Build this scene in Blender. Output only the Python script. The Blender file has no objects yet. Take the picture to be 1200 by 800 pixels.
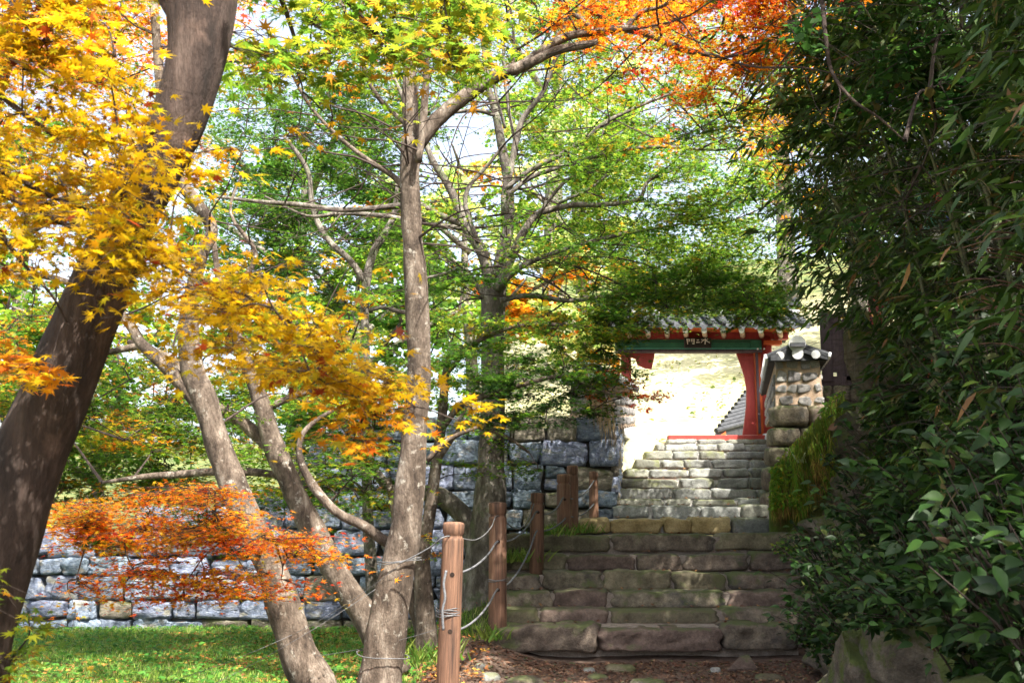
import bpy, math, random
import numpy as np
from mathutils import Vector, Matrix, noise

SC = bpy.context.scene
C = SC.collection
RNG = np.random.default_rng(7)
random.seed(7)

# ------------------------------------------------------------------ camera, world, sun, exposure
F = 1170.0                       # focal length in photograph pixels (1200 wide)
PITCH = math.radians(9.32)
EYE = 1.5
cam = bpy.data.cameras.new("camera")
cam.sensor_width = 36; cam.lens = 36 * F / 1200
cam.clip_start = 0.05; cam.clip_end = 2000
cam.dof.use_dof = True; cam.dof.focus_distance = 11.0; cam.dof.aperture_fstop = 6.5
cam_o = bpy.data.objects.new("camera", cam); C.objects.link(cam_o)
cam_o.location = (0, 0, EYE); cam_o.rotation_euler = (math.pi / 2 + PITCH, 0, 0)
SC.camera = cam_o

SUN_DIR = Vector((0.40, -0.58, 1.0)).normalized()      # towards the sun
sun_el = math.asin(SUN_DIR.z); sun_az = math.atan2(SUN_DIR.x, SUN_DIR.y)
w = bpy.data.worlds.new("World"); SC.world = w; w.use_nodes = True
nt = w.node_tree
sky = nt.nodes.new("ShaderNodeTexSky"); sky.sky_type = 'NISHITA'; sky.sun_disc = False
sky.sun_elevation = sun_el; sky.sun_rotation = sun_az; sky.dust_density = 4.0; sky.air_density = 0.8
bg = nt.nodes["Background"]; bg.inputs[1].default_value = 0.15
hs_ = nt.nodes.new("ShaderNodeHueSaturation"); hs_.inputs['Saturation'].default_value = 0.62; hs_.inputs['Value'].default_value = 1.25   # thin bright haze over the blue
nt.links.new(sky.outputs[0], hs_.inputs['Color']); nt.links.new(hs_.outputs[0], bg.inputs[0])
sl = bpy.data.lights.new("sun", 'SUN'); sl.energy = 5.0; sl.angle = math.radians(0.5); sl.color = (1, 0.95, 0.86)
so = bpy.data.objects.new("sun", sl); C.objects.link(so)
so.rotation_euler = SUN_DIR.to_track_quat('Z', 'Y').to_euler(); so.location = (10, -8, 20)
SC.view_settings.view_transform = 'Standard'; SC.view_settings.look = 'None'
SC.view_settings.exposure = 1.68; SC.view_settings.gamma = 1
SC.cycles.max_bounces = 7; SC.cycles.diffuse_bounces = 4; SC.cycles.transmission_bounces = 5
SC.cycles.glossy_bounces = 2

def at(px, py, Y):
    """point of the place seen at a pixel of the photograph, at distance Y in front of the camera"""
    c, s = math.cos(PITCH), math.sin(PITCH)
    u = (400 - py) / F; r = (px - 600) / F
    dy = c - s * u; dz = s + c * u
    k = Y / dy
    return np.array((r * k, Y, EYE + dz * k))

# ------------------------------------------------------------------ helpers
def tag(o, label=None, cat=None, group=None, kind=None):
    if label: o['label'] = label
    if cat: o['category'] = cat
    if group: o['group'] = group
    if kind: o['kind'] = kind
    return o

def empty(name, loc, label=None, cat=None, group=None, kind=None):
    o = bpy.data.objects.new(name, None); C.objects.link(o)
    o.location = loc; o.empty_display_size = 0.2
    return tag(o, label, cat, group, kind)

def link(name, me, parent=None, loc=(0, 0, 0), rot=(0, 0, 0), scl=(1, 1, 1), kind=None):
    o = bpy.data.objects.new(name, me); C.objects.link(o)
    o.parent = parent; o.location = loc; o.rotation_euler = rot; o.scale = scl
    if kind: o['kind'] = kind
    return o

def np_mesh(name, V, loops, starts, mat, col=None, smooth=False):
    me = bpy.data.meshes.new(name)
    V = np.asarray(V, dtype=np.float32); loops = np.asarray(loops, dtype=np.int32).ravel()
    starts = np.asarray(starts, dtype=np.int32)
    me.vertices.add(len(V)); me.vertices.foreach_set("co", V.ravel())
    me.loops.add(len(loops)); me.loops.foreach_set("vertex_index", loops)
    me.polygons.add(len(starts)); me.polygons.foreach_set("loop_start", starts)
    if smooth: me.polygons.foreach_set("use_smooth", np.ones(len(starts), dtype=bool))
    me.update(calc_edges=True)
    if col is not None:
        a = me.color_attributes.new(name="Col", type='FLOAT_COLOR', domain='POINT')
        c4 = np.ones((len(V), 4), dtype=np.float32); c4[:, :3] = col
        a.data.foreach_set("color", c4.ravel())
    me.materials.append(mat)
    return me

class MB:
    """collects simple shapes in world coordinates, builds them as one mesh"""
    def __init__(s): s.v = []; s.f = []
    def add(s, V, Fc):
        o = len(s.v); s.v += [tuple(float(q) for q in p) for p in V]
        s.f += [tuple(i + o for i in f) for f in Fc]; return s
    def box(s, x0, x1, y0, y1, z0, z1, bev=0.0):
        if bev <= 0:
            V = [(x, y, z) for z in (z0, z1) for y in (y0, y1) for x in (x0, x1)]
            return s.add(V, [(0, 2, 3, 1), (4, 5, 7, 6), (0, 1, 5, 4), (2, 6, 7, 3), (0, 4, 6, 2), (1, 3, 7, 5)])
        b = bev; V = []; 
        for z, i in ((z0, b), (z0 + b, 0), (z1 - b, 0), (z1, b)):
            for (x, y) in ((x0 + b, y0 + i), (x1 - b, y0 + i), (x1 - i, y0 + b), (x1 - i, y1 - b),
                           (x1 - b, y1 - i), (x0 + b, y1 - i), (x0 + i, y1 - b), (x0 + i, y0 + b)):
                V.append((x, y, z))
        Fc = [tuple(range(7, -1, -1)), tuple(range(24, 32))]
        for k in range(3):
            for j in range(8):
                n = (j + 1) % 8
                Fc.append((k * 8 + j, k * 8 + n, k * 8 + 8 + n, k * 8 + 8 + j))
        return s.add(V, Fc)
    def prism(s, poly, y0, y1):
        """polygon in x,z pushed from y0 to y1"""
        n = len(poly)
        V = [(x, y0, z) for x, z in poly] + [(x, y1, z) for x, z in poly]
        Fc = [tuple(range(n - 1, -1, -1)), tuple(range(n, 2 * n))]
        for i in range(n):
            j = (i + 1) % n; Fc.append((i, j, n + j, n + i))
        return s.add(V, Fc)
    def bar(s, p, q, w_, h_):
        p = Vector(p); q = Vector(q); d = (q - p).normalized()
        x = d.cross(Vector((0, 0, 1)));
        if x.length < 1e-3: x = Vector((1, 0, 0))
        x.normalize(); z = x.cross(d)
        V = []
        for e in (p, q):
            for a, b in ((-1, -1), (1, -1), (1, 1), (-1, 1)):
                V.append(e + x * a * w_ / 2 + z * b * h_ / 2)
        return s.add(V, [(3, 2, 1, 0), (4, 5, 6, 7), (0, 1, 5, 4), (1, 2, 6, 5), (2, 3, 7, 6), (3, 0, 4, 7)])
    def tube(s, pts, rad, n=8, jit=0.0, cap=True, smooth_n=0):
        V, Fc = tube_geo(pts, rad, n, jit, cap, smooth_n); return s.add(V, Fc)
    def lathe(s, cx, cy, prof, n=16):
        V = [(cx + r * math.cos(2 * math.pi * k / n), cy + r * math.sin(2 * math.pi * k / n), z) for r, z in prof for k in range(n)]
        Fc = [(i * n + k, i * n + (k + 1) % n, (i + 1) * n + (k + 1) % n, (i + 1) * n + k) for i in range(len(prof) - 1) for k in range(n)]
        Fc += [tuple(range(n - 1, -1, -1)), tuple((len(prof) - 1) * n + k for k in range(n))]
        return s.add(V, Fc)
    def build(s, name, mat, parent=None, smooth=False, kind=None, org=None, tagargs=None):
        if org is None: org = Vector(parent.location) if parent else Vector((0, 0, 0))
        me = bpy.data.meshes.new(name)
        me.from_pydata([(x - org[0], y - org[1], z - org[2]) for x, y, z in s.v], [], s.f)
        me.materials.append(mat)
        if smooth: me.polygons.foreach_set("use_smooth", [True] * len(me.polygons))
        o = link(name, me, parent, kind=kind)
        if parent is None: o.location = org
        return o

def catmull(pts, sub):
    P = np.asarray(pts, dtype=float)
    if len(P) < 3 or sub < 2: return P
    Q = np.vstack([2 * P[0] - P[1], P, 2 * P[-1] - P[-2]])
    out = []
    for i in range(1, len(Q) - 2):
        for k in range(sub):
            t = k / sub
            out.append(0.5 * ((2 * Q[i]) + (-Q[i - 1] + Q[i + 1]) * t + (2 * Q[i - 1] - 5 * Q[i] + 4 * Q[i + 1] - Q[i + 2]) * t * t
                              + (-Q[i - 1] + 3 * Q[i] - 3 * Q[i + 1] + Q[i + 2]) * t ** 3))
    out.append(P[-1]); return np.array(out)

def tube_geo(pts, rad, n=8, jit=0.0, cap=True, smooth_n=0):
    P = np.asarray(pts, dtype=float); R = np.asarray(rad, dtype=float) if np.ndim(rad) else np.full(len(P), float(rad))
    if smooth_n > 1:
        A = catmull(np.hstack([P, R[:, None]]), smooth_n); P = A[:, :3]; R = np.maximum(A[:, 3], 0.0004)
    m = len(P)
    T = np.gradient(P, axis=0); T /= np.linalg.norm(T, axis=1)[:, None] + 1e-9
    up = np.array((0.13, 0.31, 0.94)) if abs(T[0][2]) < 0.9 else np.array((1.0, 0.1, 0))
    u = np.cross(T[0], up); u /= np.linalg.norm(u)
    V = np.zeros((m, n, 3)); ang = np.arange(n) * 2 * math.pi / n
    for i in range(m):
        u = u - T[i] * np.dot(u, T[i]); u /= np.linalg.norm(u) + 1e-9
        v = np.cross(T[i], u)
        r = np.full(n, R[i])
        if jit > 0:
            for k in range(n):
                q = P[i] * 1.0 + (u * math.cos(ang[k]) + v * math.sin(ang[k])) * R[i]
                r[k] *= 1 + jit * (noise.noise(Vector(q * 3.3)) * 1.0 + noise.noise(Vector((q[0] * 14, q[1] * 14, q[2] * 5))) * 0.45)
        V[i] = P[i] + (np.cos(ang)[:, None] * u + np.sin(ang)[:, None] * v) * r[:, None]
    Fc = [(i * n + k, i * n + (k + 1) % n, (i + 1) * n + (k + 1) % n, (i + 1) * n + k) for i in range(m - 1) for k in range(n)]
    if cap: Fc += [tuple(range(n - 1, -1, -1)), tuple((m - 1) * n + k for k in range(n))]
    return V.reshape(-1, 3), Fc

# ------------------------------------------------------------------ materials
def nn(t, typ, **kw):
    n = t.nodes.new(typ)
    for k, v in kw.items(): setattr(n, k, v)
    return n
def ramp(t, stops):
    r = nn(t, "ShaderNodeValToRGB"); e = r.color_ramp.elements
    while len(e) < len(stops): e.new(0.5)
    for el, (p, c) in zip(e, stops): el.position = p; el.color = (*c, 1)
    return r
def noise_tex(t, scale, detail=5, rough=0.6, coord='Object', stretch=None, dist=0.0, rnd=False):
    tc = nn(t, "ShaderNodeTexCoord"); n = nn(t, "ShaderNodeTexNoise")
    n.inputs['Scale'].default_value = scale; n.inputs['Detail'].default_value = detail
    n.inputs['Roughness'].default_value = rough; n.inputs['Distortion'].default_value = dist
    src = tc.outputs[coord]
    if coord == 'World':
        pass
    if stretch or rnd:
        m = nn(t, "ShaderNodeMapping"); t.links.new(src, m.inputs[0]); src = m.outputs[0]
        if stretch: m.inputs['Scale'].default_value = stretch
        if rnd:
            oi = nn(t, "ShaderNodeObjectInfo"); mm = nn(t, "ShaderNodeMath", operation='MULTIPLY'); mm.inputs[1].default_value = 57
            t.links.new(oi.outputs['Random'], mm.inputs[0]); t.links.new(mm.outputs[0], m.inputs['Location'])
    t.links.new(src, n.inputs['Vector'])
    return n

def make_mat(name, stops, scale=4, rough=0.85, bump=0.3, bscale=25, stretch=None, rnd=0.0, blotch=None, moss=None, spec=0.3, bdist=0.02, hue=0.0, grain=0.35):
    """stops: colour ramp over a noise; rnd: brightness spread per object; blotch: (colour, scale, lo, hi); moss: (colour, amount)"""
    m = bpy.data.materials.new(name); m.use_nodes = True; t = m.node_tree
    b = t.nodes["Principled BSDF"]; b.inputs['Roughness'].default_value = rough
    b.inputs['Specular IOR Level'].default_value = spec
    n = noise_tex(t, scale, 6, 0.65, stretch=stretch, rnd=rnd > 0); r = ramp(t, stops); t.links.new(n.outputs[0], r.inputs[0])
    col = r.outputs[0]
    if blotch:
        bc, bs, lo, hi = blotch
        n2 = noise_tex(t, bs, 4, 0.6, rnd=rnd > 0); r2 = ramp(t, [(lo, (0, 0, 0)), (hi, (1, 1, 1))]); t.links.new(n2.outputs[0], r2.inputs[0])
        mx = nn(t, "ShaderNodeMix", data_type='RGBA'); t.links.new(r2.outputs[0], mx.inputs[0])
        t.links.new(col, mx.inputs[6]); mx.inputs[7].default_value = (*bc, 1); col = mx.outputs[2]
    if grain:
        ng = noise_tex(t, bscale * 2.2, 6, 0.8, stretch=stretch, rnd=rnd > 0); rg = ramp(t, [(0.32, (1 - grain,) * 3), (0.5, (1, 1, 1)), (0.68, (1 + grain * .8,) * 3)]); t.links.new(ng.outputs[0], rg.inputs[0])
        mg = nn(t, "ShaderNodeMix", data_type='RGBA', blend_type='MULTIPLY'); mg.inputs[0].default_value = 1; t.links.new(col, mg.inputs[6]); t.links.new(rg.outputs[0], mg.inputs[7]); col = mg.outputs[2]
    if rnd > 0:
        oi = nn(t, "ShaderNodeObjectInfo"); mr = nn(t, "ShaderNodeMapRange")
        mr.inputs[3].default_value = 1 - rnd; mr.inputs[4].default_value = 1 + rnd
        t.links.new(oi.outputs['Random'], mr.inputs[0])
        hs = nn(t, "ShaderNodeHueSaturation"); t.links.new(mr.outputs[0], hs.inputs['Value']); t.links.new(col, hs.inputs['Color'])
        if hue:
            wn = nn(t, "ShaderNodeTexWhiteNoise", noise_dimensions='1D'); t.links.new(oi.outputs['Random'], wn.inputs['W'])
            mr2 = nn(t, "ShaderNodeMapRange"); mr2.inputs[3].default_value = 0.5 - hue; mr2.inputs[4].default_value = 0.5 + hue
            t.links.new(wn.outputs[0], mr2.inputs[0]); t.links.new(mr2.outputs[0], hs.inputs['Hue'])
        col = hs.outputs[0]
    if moss:
        mc, amt = moss
        g = nn(t, "ShaderNodeNewGeometry"); sx = nn(t, "ShaderNodeSeparateXYZ"); t.links.new(g.outputs['Normal'], sx.inputs[0])
        n3 = noise_tex(t, 3.1, 5, 0.7, rnd=rnd > 0)
        ad = nn(t, "ShaderNodeMath", operation='MULTIPLY_ADD'); t.links.new(sx.outputs[2], ad.inputs[0]); ad.inputs[1].default_value = 0.16; t.links.new(n3.outputs[0], ad.inputs[2])
        r3 = ramp(t, [(0.62 - amt * 0.25, (0, 0, 0)), (0.72 - amt * 0.2, (1, 1, 1))]); t.links.new(ad.outputs[0], r3.inputs[0])
        mx = nn(t, "ShaderNodeMix", data_type='RGBA'); t.links.new(r3.outputs[0], mx.inputs[0]); t.links.new(col, mx.inputs[6])
        mx.inputs[7].default_value = (*mc, 1); col = mx.outputs[2]
    t.links.new(col, b.inputs['Base Color'])
    if bump:
        nb = noise_tex(t, bscale, 8, 0.7, stretch=stretch, rnd=rnd > 0); bp = nn(t, "ShaderNodeBump")
        bp.inputs['Strength'].default_value = bump; bp.inputs['Distance'].default_value = bdist
        t.links.new(nb.outputs[0], bp.inputs['Height']); t.links.new(bp.outputs[0], b.inputs['Normal'])
    return m

def leaf_mat(name, trans=0.5, gloss=0.25, boost=1.5, rough=0.45):
    m = bpy.data.materials.new(name); m.use_nodes = True; t = m.node_tree; t.nodes.clear()
    out = nn(t, "ShaderNodeOutputMaterial")
    at_ = nn(t, "ShaderNodeAttribute", attribute_name="Col")
    pb = nn(t, "ShaderNodeBsdfPrincipled"); pb.inputs['Roughness'].default_value = rough; pb.inputs['Specular IOR Level'].default_value = gloss
    t.links.new(at_.outputs['Color'], pb.inputs['Base Color'])
    tr = nn(t, "ShaderNodeBsdfTranslucent")
    mm = nn(t, "ShaderNodeVectorMath", operation='SCALE'); mm.inputs['Scale'].default_value = boost
    t.links.new(at_.outputs['Color'], mm.inputs[0]); t.links.new(mm.outputs[0], tr.inputs['Color'])
    mx = nn(t, "ShaderNodeMixShader"); mx.inputs[0].default_value = trans
    t.links.new(pb.outputs[0], mx.inputs[1]); t.links.new(tr.outputs[0], mx.inputs[2]); t.links.new(mx.outputs[0], out.inputs[0])
    return m

M = {}
M['leaf'] = leaf_mat("maple_leaf", 0.56, 0.25, 1.9)
M['bamboo_leaf'] = leaf_mat("bamboo_leaf", 0.3, 0.35, 1.2)
M['shrub_leaf'] = leaf_mat("shrub_leaf", 0.25, 0.3, 1.2, 0.5)
M['grass'] = leaf_mat("grass_blade", 0.4, 0.15, 1.3)
M['litter'] = leaf_mat("dry_leaf", 0.15, 0.15, 1.0, 0.7)
M['bark_pale'] = make_mat("bark_pale", [(0.34, (0.042, 0.030, 0.022)), (0.48, (0.105, 0.078, 0.058)), (0.58, (0.18, 0.14, 0.108)), (0.7, (0.33, 0.28, 0.225))], 9, 0.9, 1.0, 34, (1, 1, 0.4), blotch=((0.34, 0.31, 0.26), 14, 0.60, 0.70), bdist=0.035)
M['bark_grey'] = make_mat("bark_grey", [(0.32, (0.06, 0.05, 0.04)), (0.5, (0.14, 0.12, 0.10)), (0.7, (0.36, 0.33, 0.28))], 9, 0.9, 1.0, 28, (1, 1, 0.45), blotch=((0.12, 0.13, 0.075), 5, 0.55, 0.66), bdist=0.035)
M['bark_dark'] = make_mat("bark_dark", [(0.3, (0.022, 0.016, 0.013)), (0.52, (0.065, 0.043, 0.034)), (0.72, (0.14, 0.10, 0.08))], 12, 0.88, 1.0, 40, (1, 1, 0.2), blotch=((0.16, 0.105, 0.08), 6, 0.58, 0.72), bdist=0.03)
M['twig'] = make_mat("twig_bark", [(0.3, (0.03, 0.02, 0.017)), (0.7, (0.075, 0.055, 0.045))], 12, 0.9, 0.2, 40)
M['stair_stone'] = make_mat("stair_stone", [(0.30, (0.062, 0.048, 0.036)), (0.5, (0.155, 0.125, 0.094)), (0.72, (0.28, 0.23, 0.165))], 7, 0.9, 1.0, 26, rnd=0.28, hue=0.02, blotch=((0.075, 0.07, 0.062), 3, 0.55, 0.7), moss=((0.10, 0.115, 0.045), 0.25), bdist=0.02)
M['stair_mossy'] = make_mat("stair_stone_mossy", [(0.28, (0.08, 0.066, 0.042)), (0.5, (0.15, 0.13, 0.083)), (0.72, (0.24, 0.20, 0.13))], 5, 0.9, 0.9, 18, rnd=0.25, moss=((0.11, 0.115, 0.05), 0.28))
M['stair_purple'] = make_mat("stair_stone_purple", [(0.30, (0.07, 0.048, 0.038)), (0.5, (0.14, 0.10, 0.08)), (0.72, (0.23, 0.17, 0.135))], 6, 0.9, 0.9, 18, rnd=0.15, moss=((0.10, 0.10, 0.05), 0.1))
M['stair_grey'] = make_mat("stair_stone_grey", [(0.28, (0.14, 0.145, 0.135)), (0.5, (0.25, 0.255, 0.235)), (0.72, (0.36, 0.36, 0.33))], 6, 0.9, 0.9, 20, rnd=0.28, hue=0.02, moss=((0.17, 0.175, 0.11), 0.2))
M['stair_grey_moss'] = make_mat("stair_stone_grey_moss", [(0.28, (0.10, 0.105, 0.085)), (0.5, (0.19, 0.19, 0.155)), (0.72, (0.29, 0.29, 0.24))], 6, 0.9, 0.9, 20, rnd=0.2, moss=((0.15, 0.16, 0.08), 0.3))
M['stair_sunlit_ochre'] = make_mat("stair_stone_sunlit_ochre", [(0.28, (0.22, 0.16, 0.07)), (0.5, (0.36, 0.27, 0.13)), (0.72, (0.5, 0.4, 0.22))], 6, 0.9, 0.8, 20, rnd=0.15)  # ochre tint stands in for sun on the first step and landing
M['mortar'] = make_mat("mortar", [(0.3, (0.20, 0.16, 0.13)), (0.6, (0.33, 0.28, 0.235)), (0.8, (0.42, 0.37, 0.32))], 9, 0.95, 0.6, 40)
M['mortar_grey'] = make_mat("mortar_grey", [(0.3, (0.30, 0.29, 0.27)), (0.7, (0.5, 0.48, 0.45))], 9, 0.95, 0.6, 40)
M['wall_stone'] = make_mat("wall_stone", [(0.28, (0.085, 0.105, 0.15)), (0.5, (0.22, 0.265, 0.35)), (0.68, (0.40, 0.44, 0.51))], 5.5, 0.88, 1.0, 11, rnd=0.3, hue=0.025, blotch=((0.33, 0.31, 0.26), 2.0, 0.56, 0.66), bdist=0.05)  # blue of the shade put into the stone colour
M['wall_brown'] = make_mat("wall_stone_brown", [(0.25, (0.14, 0.12, 0.09)), (0.5, (0.24, 0.21, 0.16)), (0.7, (0.34, 0.30, 0.24))], 3.5, 0.88, 1.0, 9, rnd=0.3, moss=((0.12, 0.13, 0.06), 0.3), bdist=0.05)
M['wall_back'] = make_mat("wall_backing", [(0.3, (0.05, 0.045, 0.04)), (0.7, (0.11, 0.10, 0.09))], 8, 0.95, 0.5, 30)
M['plaster'] = make_mat("clay_plaster", [(0.3, (0.36, 0.24, 0.16)), (0.6, (0.50, 0.38, 0.28)), (0.8, (0.6, 0.5, 0.4))], 8, 0.95, 0.6, 40)
M['pillar_stone'] = make_mat("pillar_stone", [(0.3, (0.18, 0.18, 0.18)), (0.6, (0.32, 0.30, 0.28)), (0.8, (0.45, 0.40, 0.34))], 8, 0.9, 0.8, 30, rnd=0.35, hue=0.03)
M['moss_rock'] = make_mat("mossy_rock", [(0.28, (0.06, 0.048, 0.035)), (0.5, (0.135, 0.11, 0.083)), (0.72, (0.25, 0.21, 0.16))], 4, 0.92, 1.0, 9, rnd=0.25, moss=((0.10, 0.125, 0.03), 0.5), bdist=0.06)
M['moss_face'] = make_mat("moss_covered_rock", [(0.3, (0.07, 0.075, 0.025)), (0.5, (0.13, 0.14, 0.035)), (0.7, (0.21, 0.19, 0.07))], 6, 0.95, 1.0, 26, (1, 1, .3), moss=((0.13, 0.19, 0.03), 0.7), bdist=0.06)
M['tile'] = make_mat("roof_tile", [(0.3, (0.022, 0.024, 0.028)), (0.7, (0.06, 0.063, 0.068))], 10, 0.75, 0.4, 40, rnd=0.2)
M['tile_white'] = make_mat("lime_mortar", [(0.3, (0.55, 0.56, 0.57)), (0.7, (0.75, 0.75, 0.74))], 10, 0.9, 0.3, 40, grain=0.22)
M['red'] = make_mat("red_paint", [(0.3, (0.26, 0.035, 0.03)), (0.7, (0.36, 0.055, 0.045))], 6, 0.6, 0.15, 30, (1, 1, 0.15), grain=0.22)
M['red_bright'] = make_mat("orange_paint", [(0.3, (0.42, 0.07, 0.02)), (0.7, (0.55, 0.11, 0.03))], 6, 0.6, 0.1, 30, grain=0.22)
M['green'] = make_mat("green_paint", [(0.3, (0.02, 0.10, 0.06)), (0.7, (0.04, 0.16, 0.09))], 6, 0.55, 0.1, 30, grain=0.22)
M['teal'] = make_mat("teal_paint", [(0.3, (0.10, 0.36, 0.30)), (0.7, (0.16, 0.46, 0.38))], 6, 0.6, 0.1, 30, grain=0.22)
M['blue'] = make_mat("blue_paint", [(0.3, (0.03, 0.08, 0.4)), (0.7, (0.05, 0.12, 0.5))], 6, 0.6, 0.1, 30, grain=0.22)
M['white'] = make_mat("white_paint", [(0.3, (0.7, 0.7, 0.66)), (0.7, (0.82, 0.82, 0.78))], 8, 0.6, 0.1, 30, grain=0.0)
M['black'] = make_mat("black_lacquer", [(0.3, (0.012, 0.011, 0.01)), (0.7, (0.03, 0.026, 0.022))], 8, 0.5, 0.05, 30, grain=0.0)
M['letter'] = make_mat("cream_letter_paint", [(0.3, (0.75, 0.70, 0.62)), (0.7, (0.82, 0.78, 0.72))], 8, 0.7, 0, 30, grain=0.0)
M['dark_wood'] = make_mat("dark_plank", [(0.3, (0.05, 0.035, 0.04)), (0.7, (0.12, 0.085, 0.095))], 5, 0.85, 0.5, 30, (1, 1, 0.1), rnd=0.2)
M['post_wood'] = make_mat("post_wood", [(0.34, (0.05, 0.03, 0.022)), (0.44, (0.115, 0.062, 0.04)), (0.56, (0.185, 0.098, 0.06)), (0.7, (0.27, 0.175, 0.12))], 22, 0.75, 0.8, 60, (1, 1, 0.05), rnd=0.12, blotch=((0.16, 0.12, 0.05), 2.5, 0.62, 0.8), bdist=0.01)
M['rope'] = make_mat("steel_rope", [(0.3, (0.08, 0.082, 0.088)), (0.7, (0.20, 0.205, 0.215))], 60, 0.7, 0.8, 130, bdist=0.004)
M['wire'] = make_mat("galvanised_wire", [(0.3, (0.08, 0.08, 0.08)), (0.7, (0.17, 0.17, 0.175))], 60, 0.45, 0.1, 100)
M['hole'] = make_mat("hole_dark", [(0.3, (0.02, 0.012, 0.008)), (0.7, (0.04, 0.025, 0.018))], 20, 0.95, 0, 30)
M['straw'] = leaf_mat("straw", 0.3, 0.1, 1.1, 0.8)

# ground: dirt near, sandy pale bank beside the upper flight and beyond, green under the grass
def ground_material():
    m = bpy.data.materials.new("ground_soil"); m.use_nodes = True; t = m.node_tree
    b = t.nodes["Principled BSDF"]; b.inputs['Roughness'].default_value = 0.95; b.inputs['Specular IOR Level'].default_value = 0.15
    n1 = noise_tex(t, 3.0, 8, 0.7); r1 = ramp(t, [(0.3, (0.075, 0.05, 0.038)), (0.55, (0.15, 0.105, 0.08)), (0.75, (0.24, 0.18, 0.14))]); t.links.new(n1.outputs[0], r1.inputs[0])
    n2 = noise_tex(t, 0.5, 6, 0.6); r2 = ramp(t, [(0.3, (0.24, 0.24, 0.10)), (0.5, (0.36, 0.34, 0.20)), (0.8, (0.46, 0.42, 0.28))]); t.links.new(n2.outputs[0], r2.inputs[0])
    n3 = noise_tex(t, 0.8, 10, 0.8); r3 = ramp(t, [(0.38, (0.04, 0.06, 0.02)), (0.5, (0.10, 0.13, 0.04)), (0.62, (0.22, 0.17, 0.06))]); t.links.new(n3.outputs[0], r3.inputs[0])
    a = nn(t, "ShaderNodeAttribute", attribute_name="Col"); sx = nn(t, "ShaderNodeSeparateColor"); t.links.new(a.outputs['Color'], sx.inputs[0])
    m1 = nn(t, "ShaderNodeMix", data_type='RGBA'); t.links.new(sx.outputs[1], m1.inputs[0]); t.links.new(r1.outputs[0], m1.inputs[6]); t.links.new(r3.outputs[0], m1.inputs[7])
    m2 = nn(t, "ShaderNodeMix", data_type='RGBA'); t.links.new(sx.outputs[0], m2.inputs[0]); t.links.new(m1.outputs[2], m2.inputs[6]); t.links.new(r2.outputs[0], m2.inputs[7])
    t.links.new(m2.outputs[2], b.inputs['Base Color'])
    nb = noise_tex(t, 18, 8, 0.75); bp = nn(t, "ShaderNodeBump"); bp.inputs['Strength'].default_value = 0.8; bp.inputs['Distance'].default_value = 0.03
    t.links.new(nb.outputs[0], bp.inputs['Height']); t.links.new(bp.outputs[0], b.inputs['Normal'])
    return m
M['ground'] = ground_material()

# ------------------------------------------------------------------ terrain
def sstep(a, b, x):
    t = min(1, max(0, (x - a) / (b - a))); return t * t * (3 - 2 * t)
def path_right(Y): return float(np.interp(Y, [-6, 0, 6, 10, 12, 14, 17.5, 22, 30, 60], [0.6, 1.0, 2.0, 2.95, 3.4, 3.7, 4.6, 5.75, 7, 10]))
def path_left(Y): return float(np.interp(Y, [10, 12.9, 13, 17.5, 22, 30], [-0.25, 0.35, 0.95, 1.75, 3.2, 3.4]))
def path_z(Y): return float(np.interp(Y, [9.6, 10.1, 12.3, 13.0, 21.8, 24, 30, 45, 75, 140], [0, 0.03, 1.1, 1.1, 2.9, 2.7, 3.6, 9.5, 19, 26]))
def ground_z(X, Y):
    zp = path_z(Y); xr = path_right(Y); xl = path_left(Y)
    if 10.15 < Y < 22: zp -= 0.12                                  # the stairs' stones stand on this
    z = zp
    left = -0.05 - 0.022 * max(0, Y - 8) - 0.02 * sstep(2, 8, -X)
    if Y > 22: left = max(left, 0.6 + (Y - 22) * 0.02)
    if X < xl:
        if 12.9 < Y < 22.2:                                      # pale bank up to the corner wall, wall face beyond
            wallx = 1.45 + (Y - 14.0) * 0.125
            z = zp + 0.14 + 0.04 * (xl - X) if X > wallx - 0.1 else left
            if Y < 14.1: z = zp + (left - zp) * sstep(0.55, 1.9, xl - X)
        elif Y >= 22.2:
            z = zp + (left - zp) * sstep(2, 10, xl - X) * (1 - .35 * sstep(60, 160, Y))
        else:
            z = zp + (left - zp) * sstep(0.05, 1.5 if Y > 9 else 2.5, xl - X)
    elif X > xr:
        d = X - xr
        if Y < 20:
            z = zp + (0.55 if Y < 11.5 else 0.75) * sstep(0.15, 0.5, d) + 0.62 * max(0, d - 0.4) * (1 - 0.35 * sstep(4, 10, d))
            if Y > 17: z = zp + (z - zp) * (1 - sstep(17, 20, Y)) + 0
        else: z = zp + 0.1 * d
    z += 0.03 * noise.noise(Vector((X * 0.9, Y * 0.9, 3))) + 0.012 * noise.noise(Vector((X * 4, Y * 4, 1)))
    if 8 < Y < 10.6: z += .20 * math.exp(-((X + .35) / .42) ** 2 - ((Y - 10.1) / .75) ** 2)
    if Y > 28: z += 1.2 * noise.noise(Vector((X * 0.06, Y * 0.06, 3)))
    return z
def axis(lo, hi, step, far, grow):
    a = list(np.arange(lo, hi + 1e-6, step)); s = step
    while a[-1] < far: s *= grow; a.append(a[-1] + s)
    s = step
    while a[0] > -far: s *= grow; a.insert(0, a[0] - s)
    return a
xs = axis(-7, 9, 0.14, 420, 1.25); ys = axis(3, 24, 0.14, 420, 1.22)
V = []; colr = []
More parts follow.
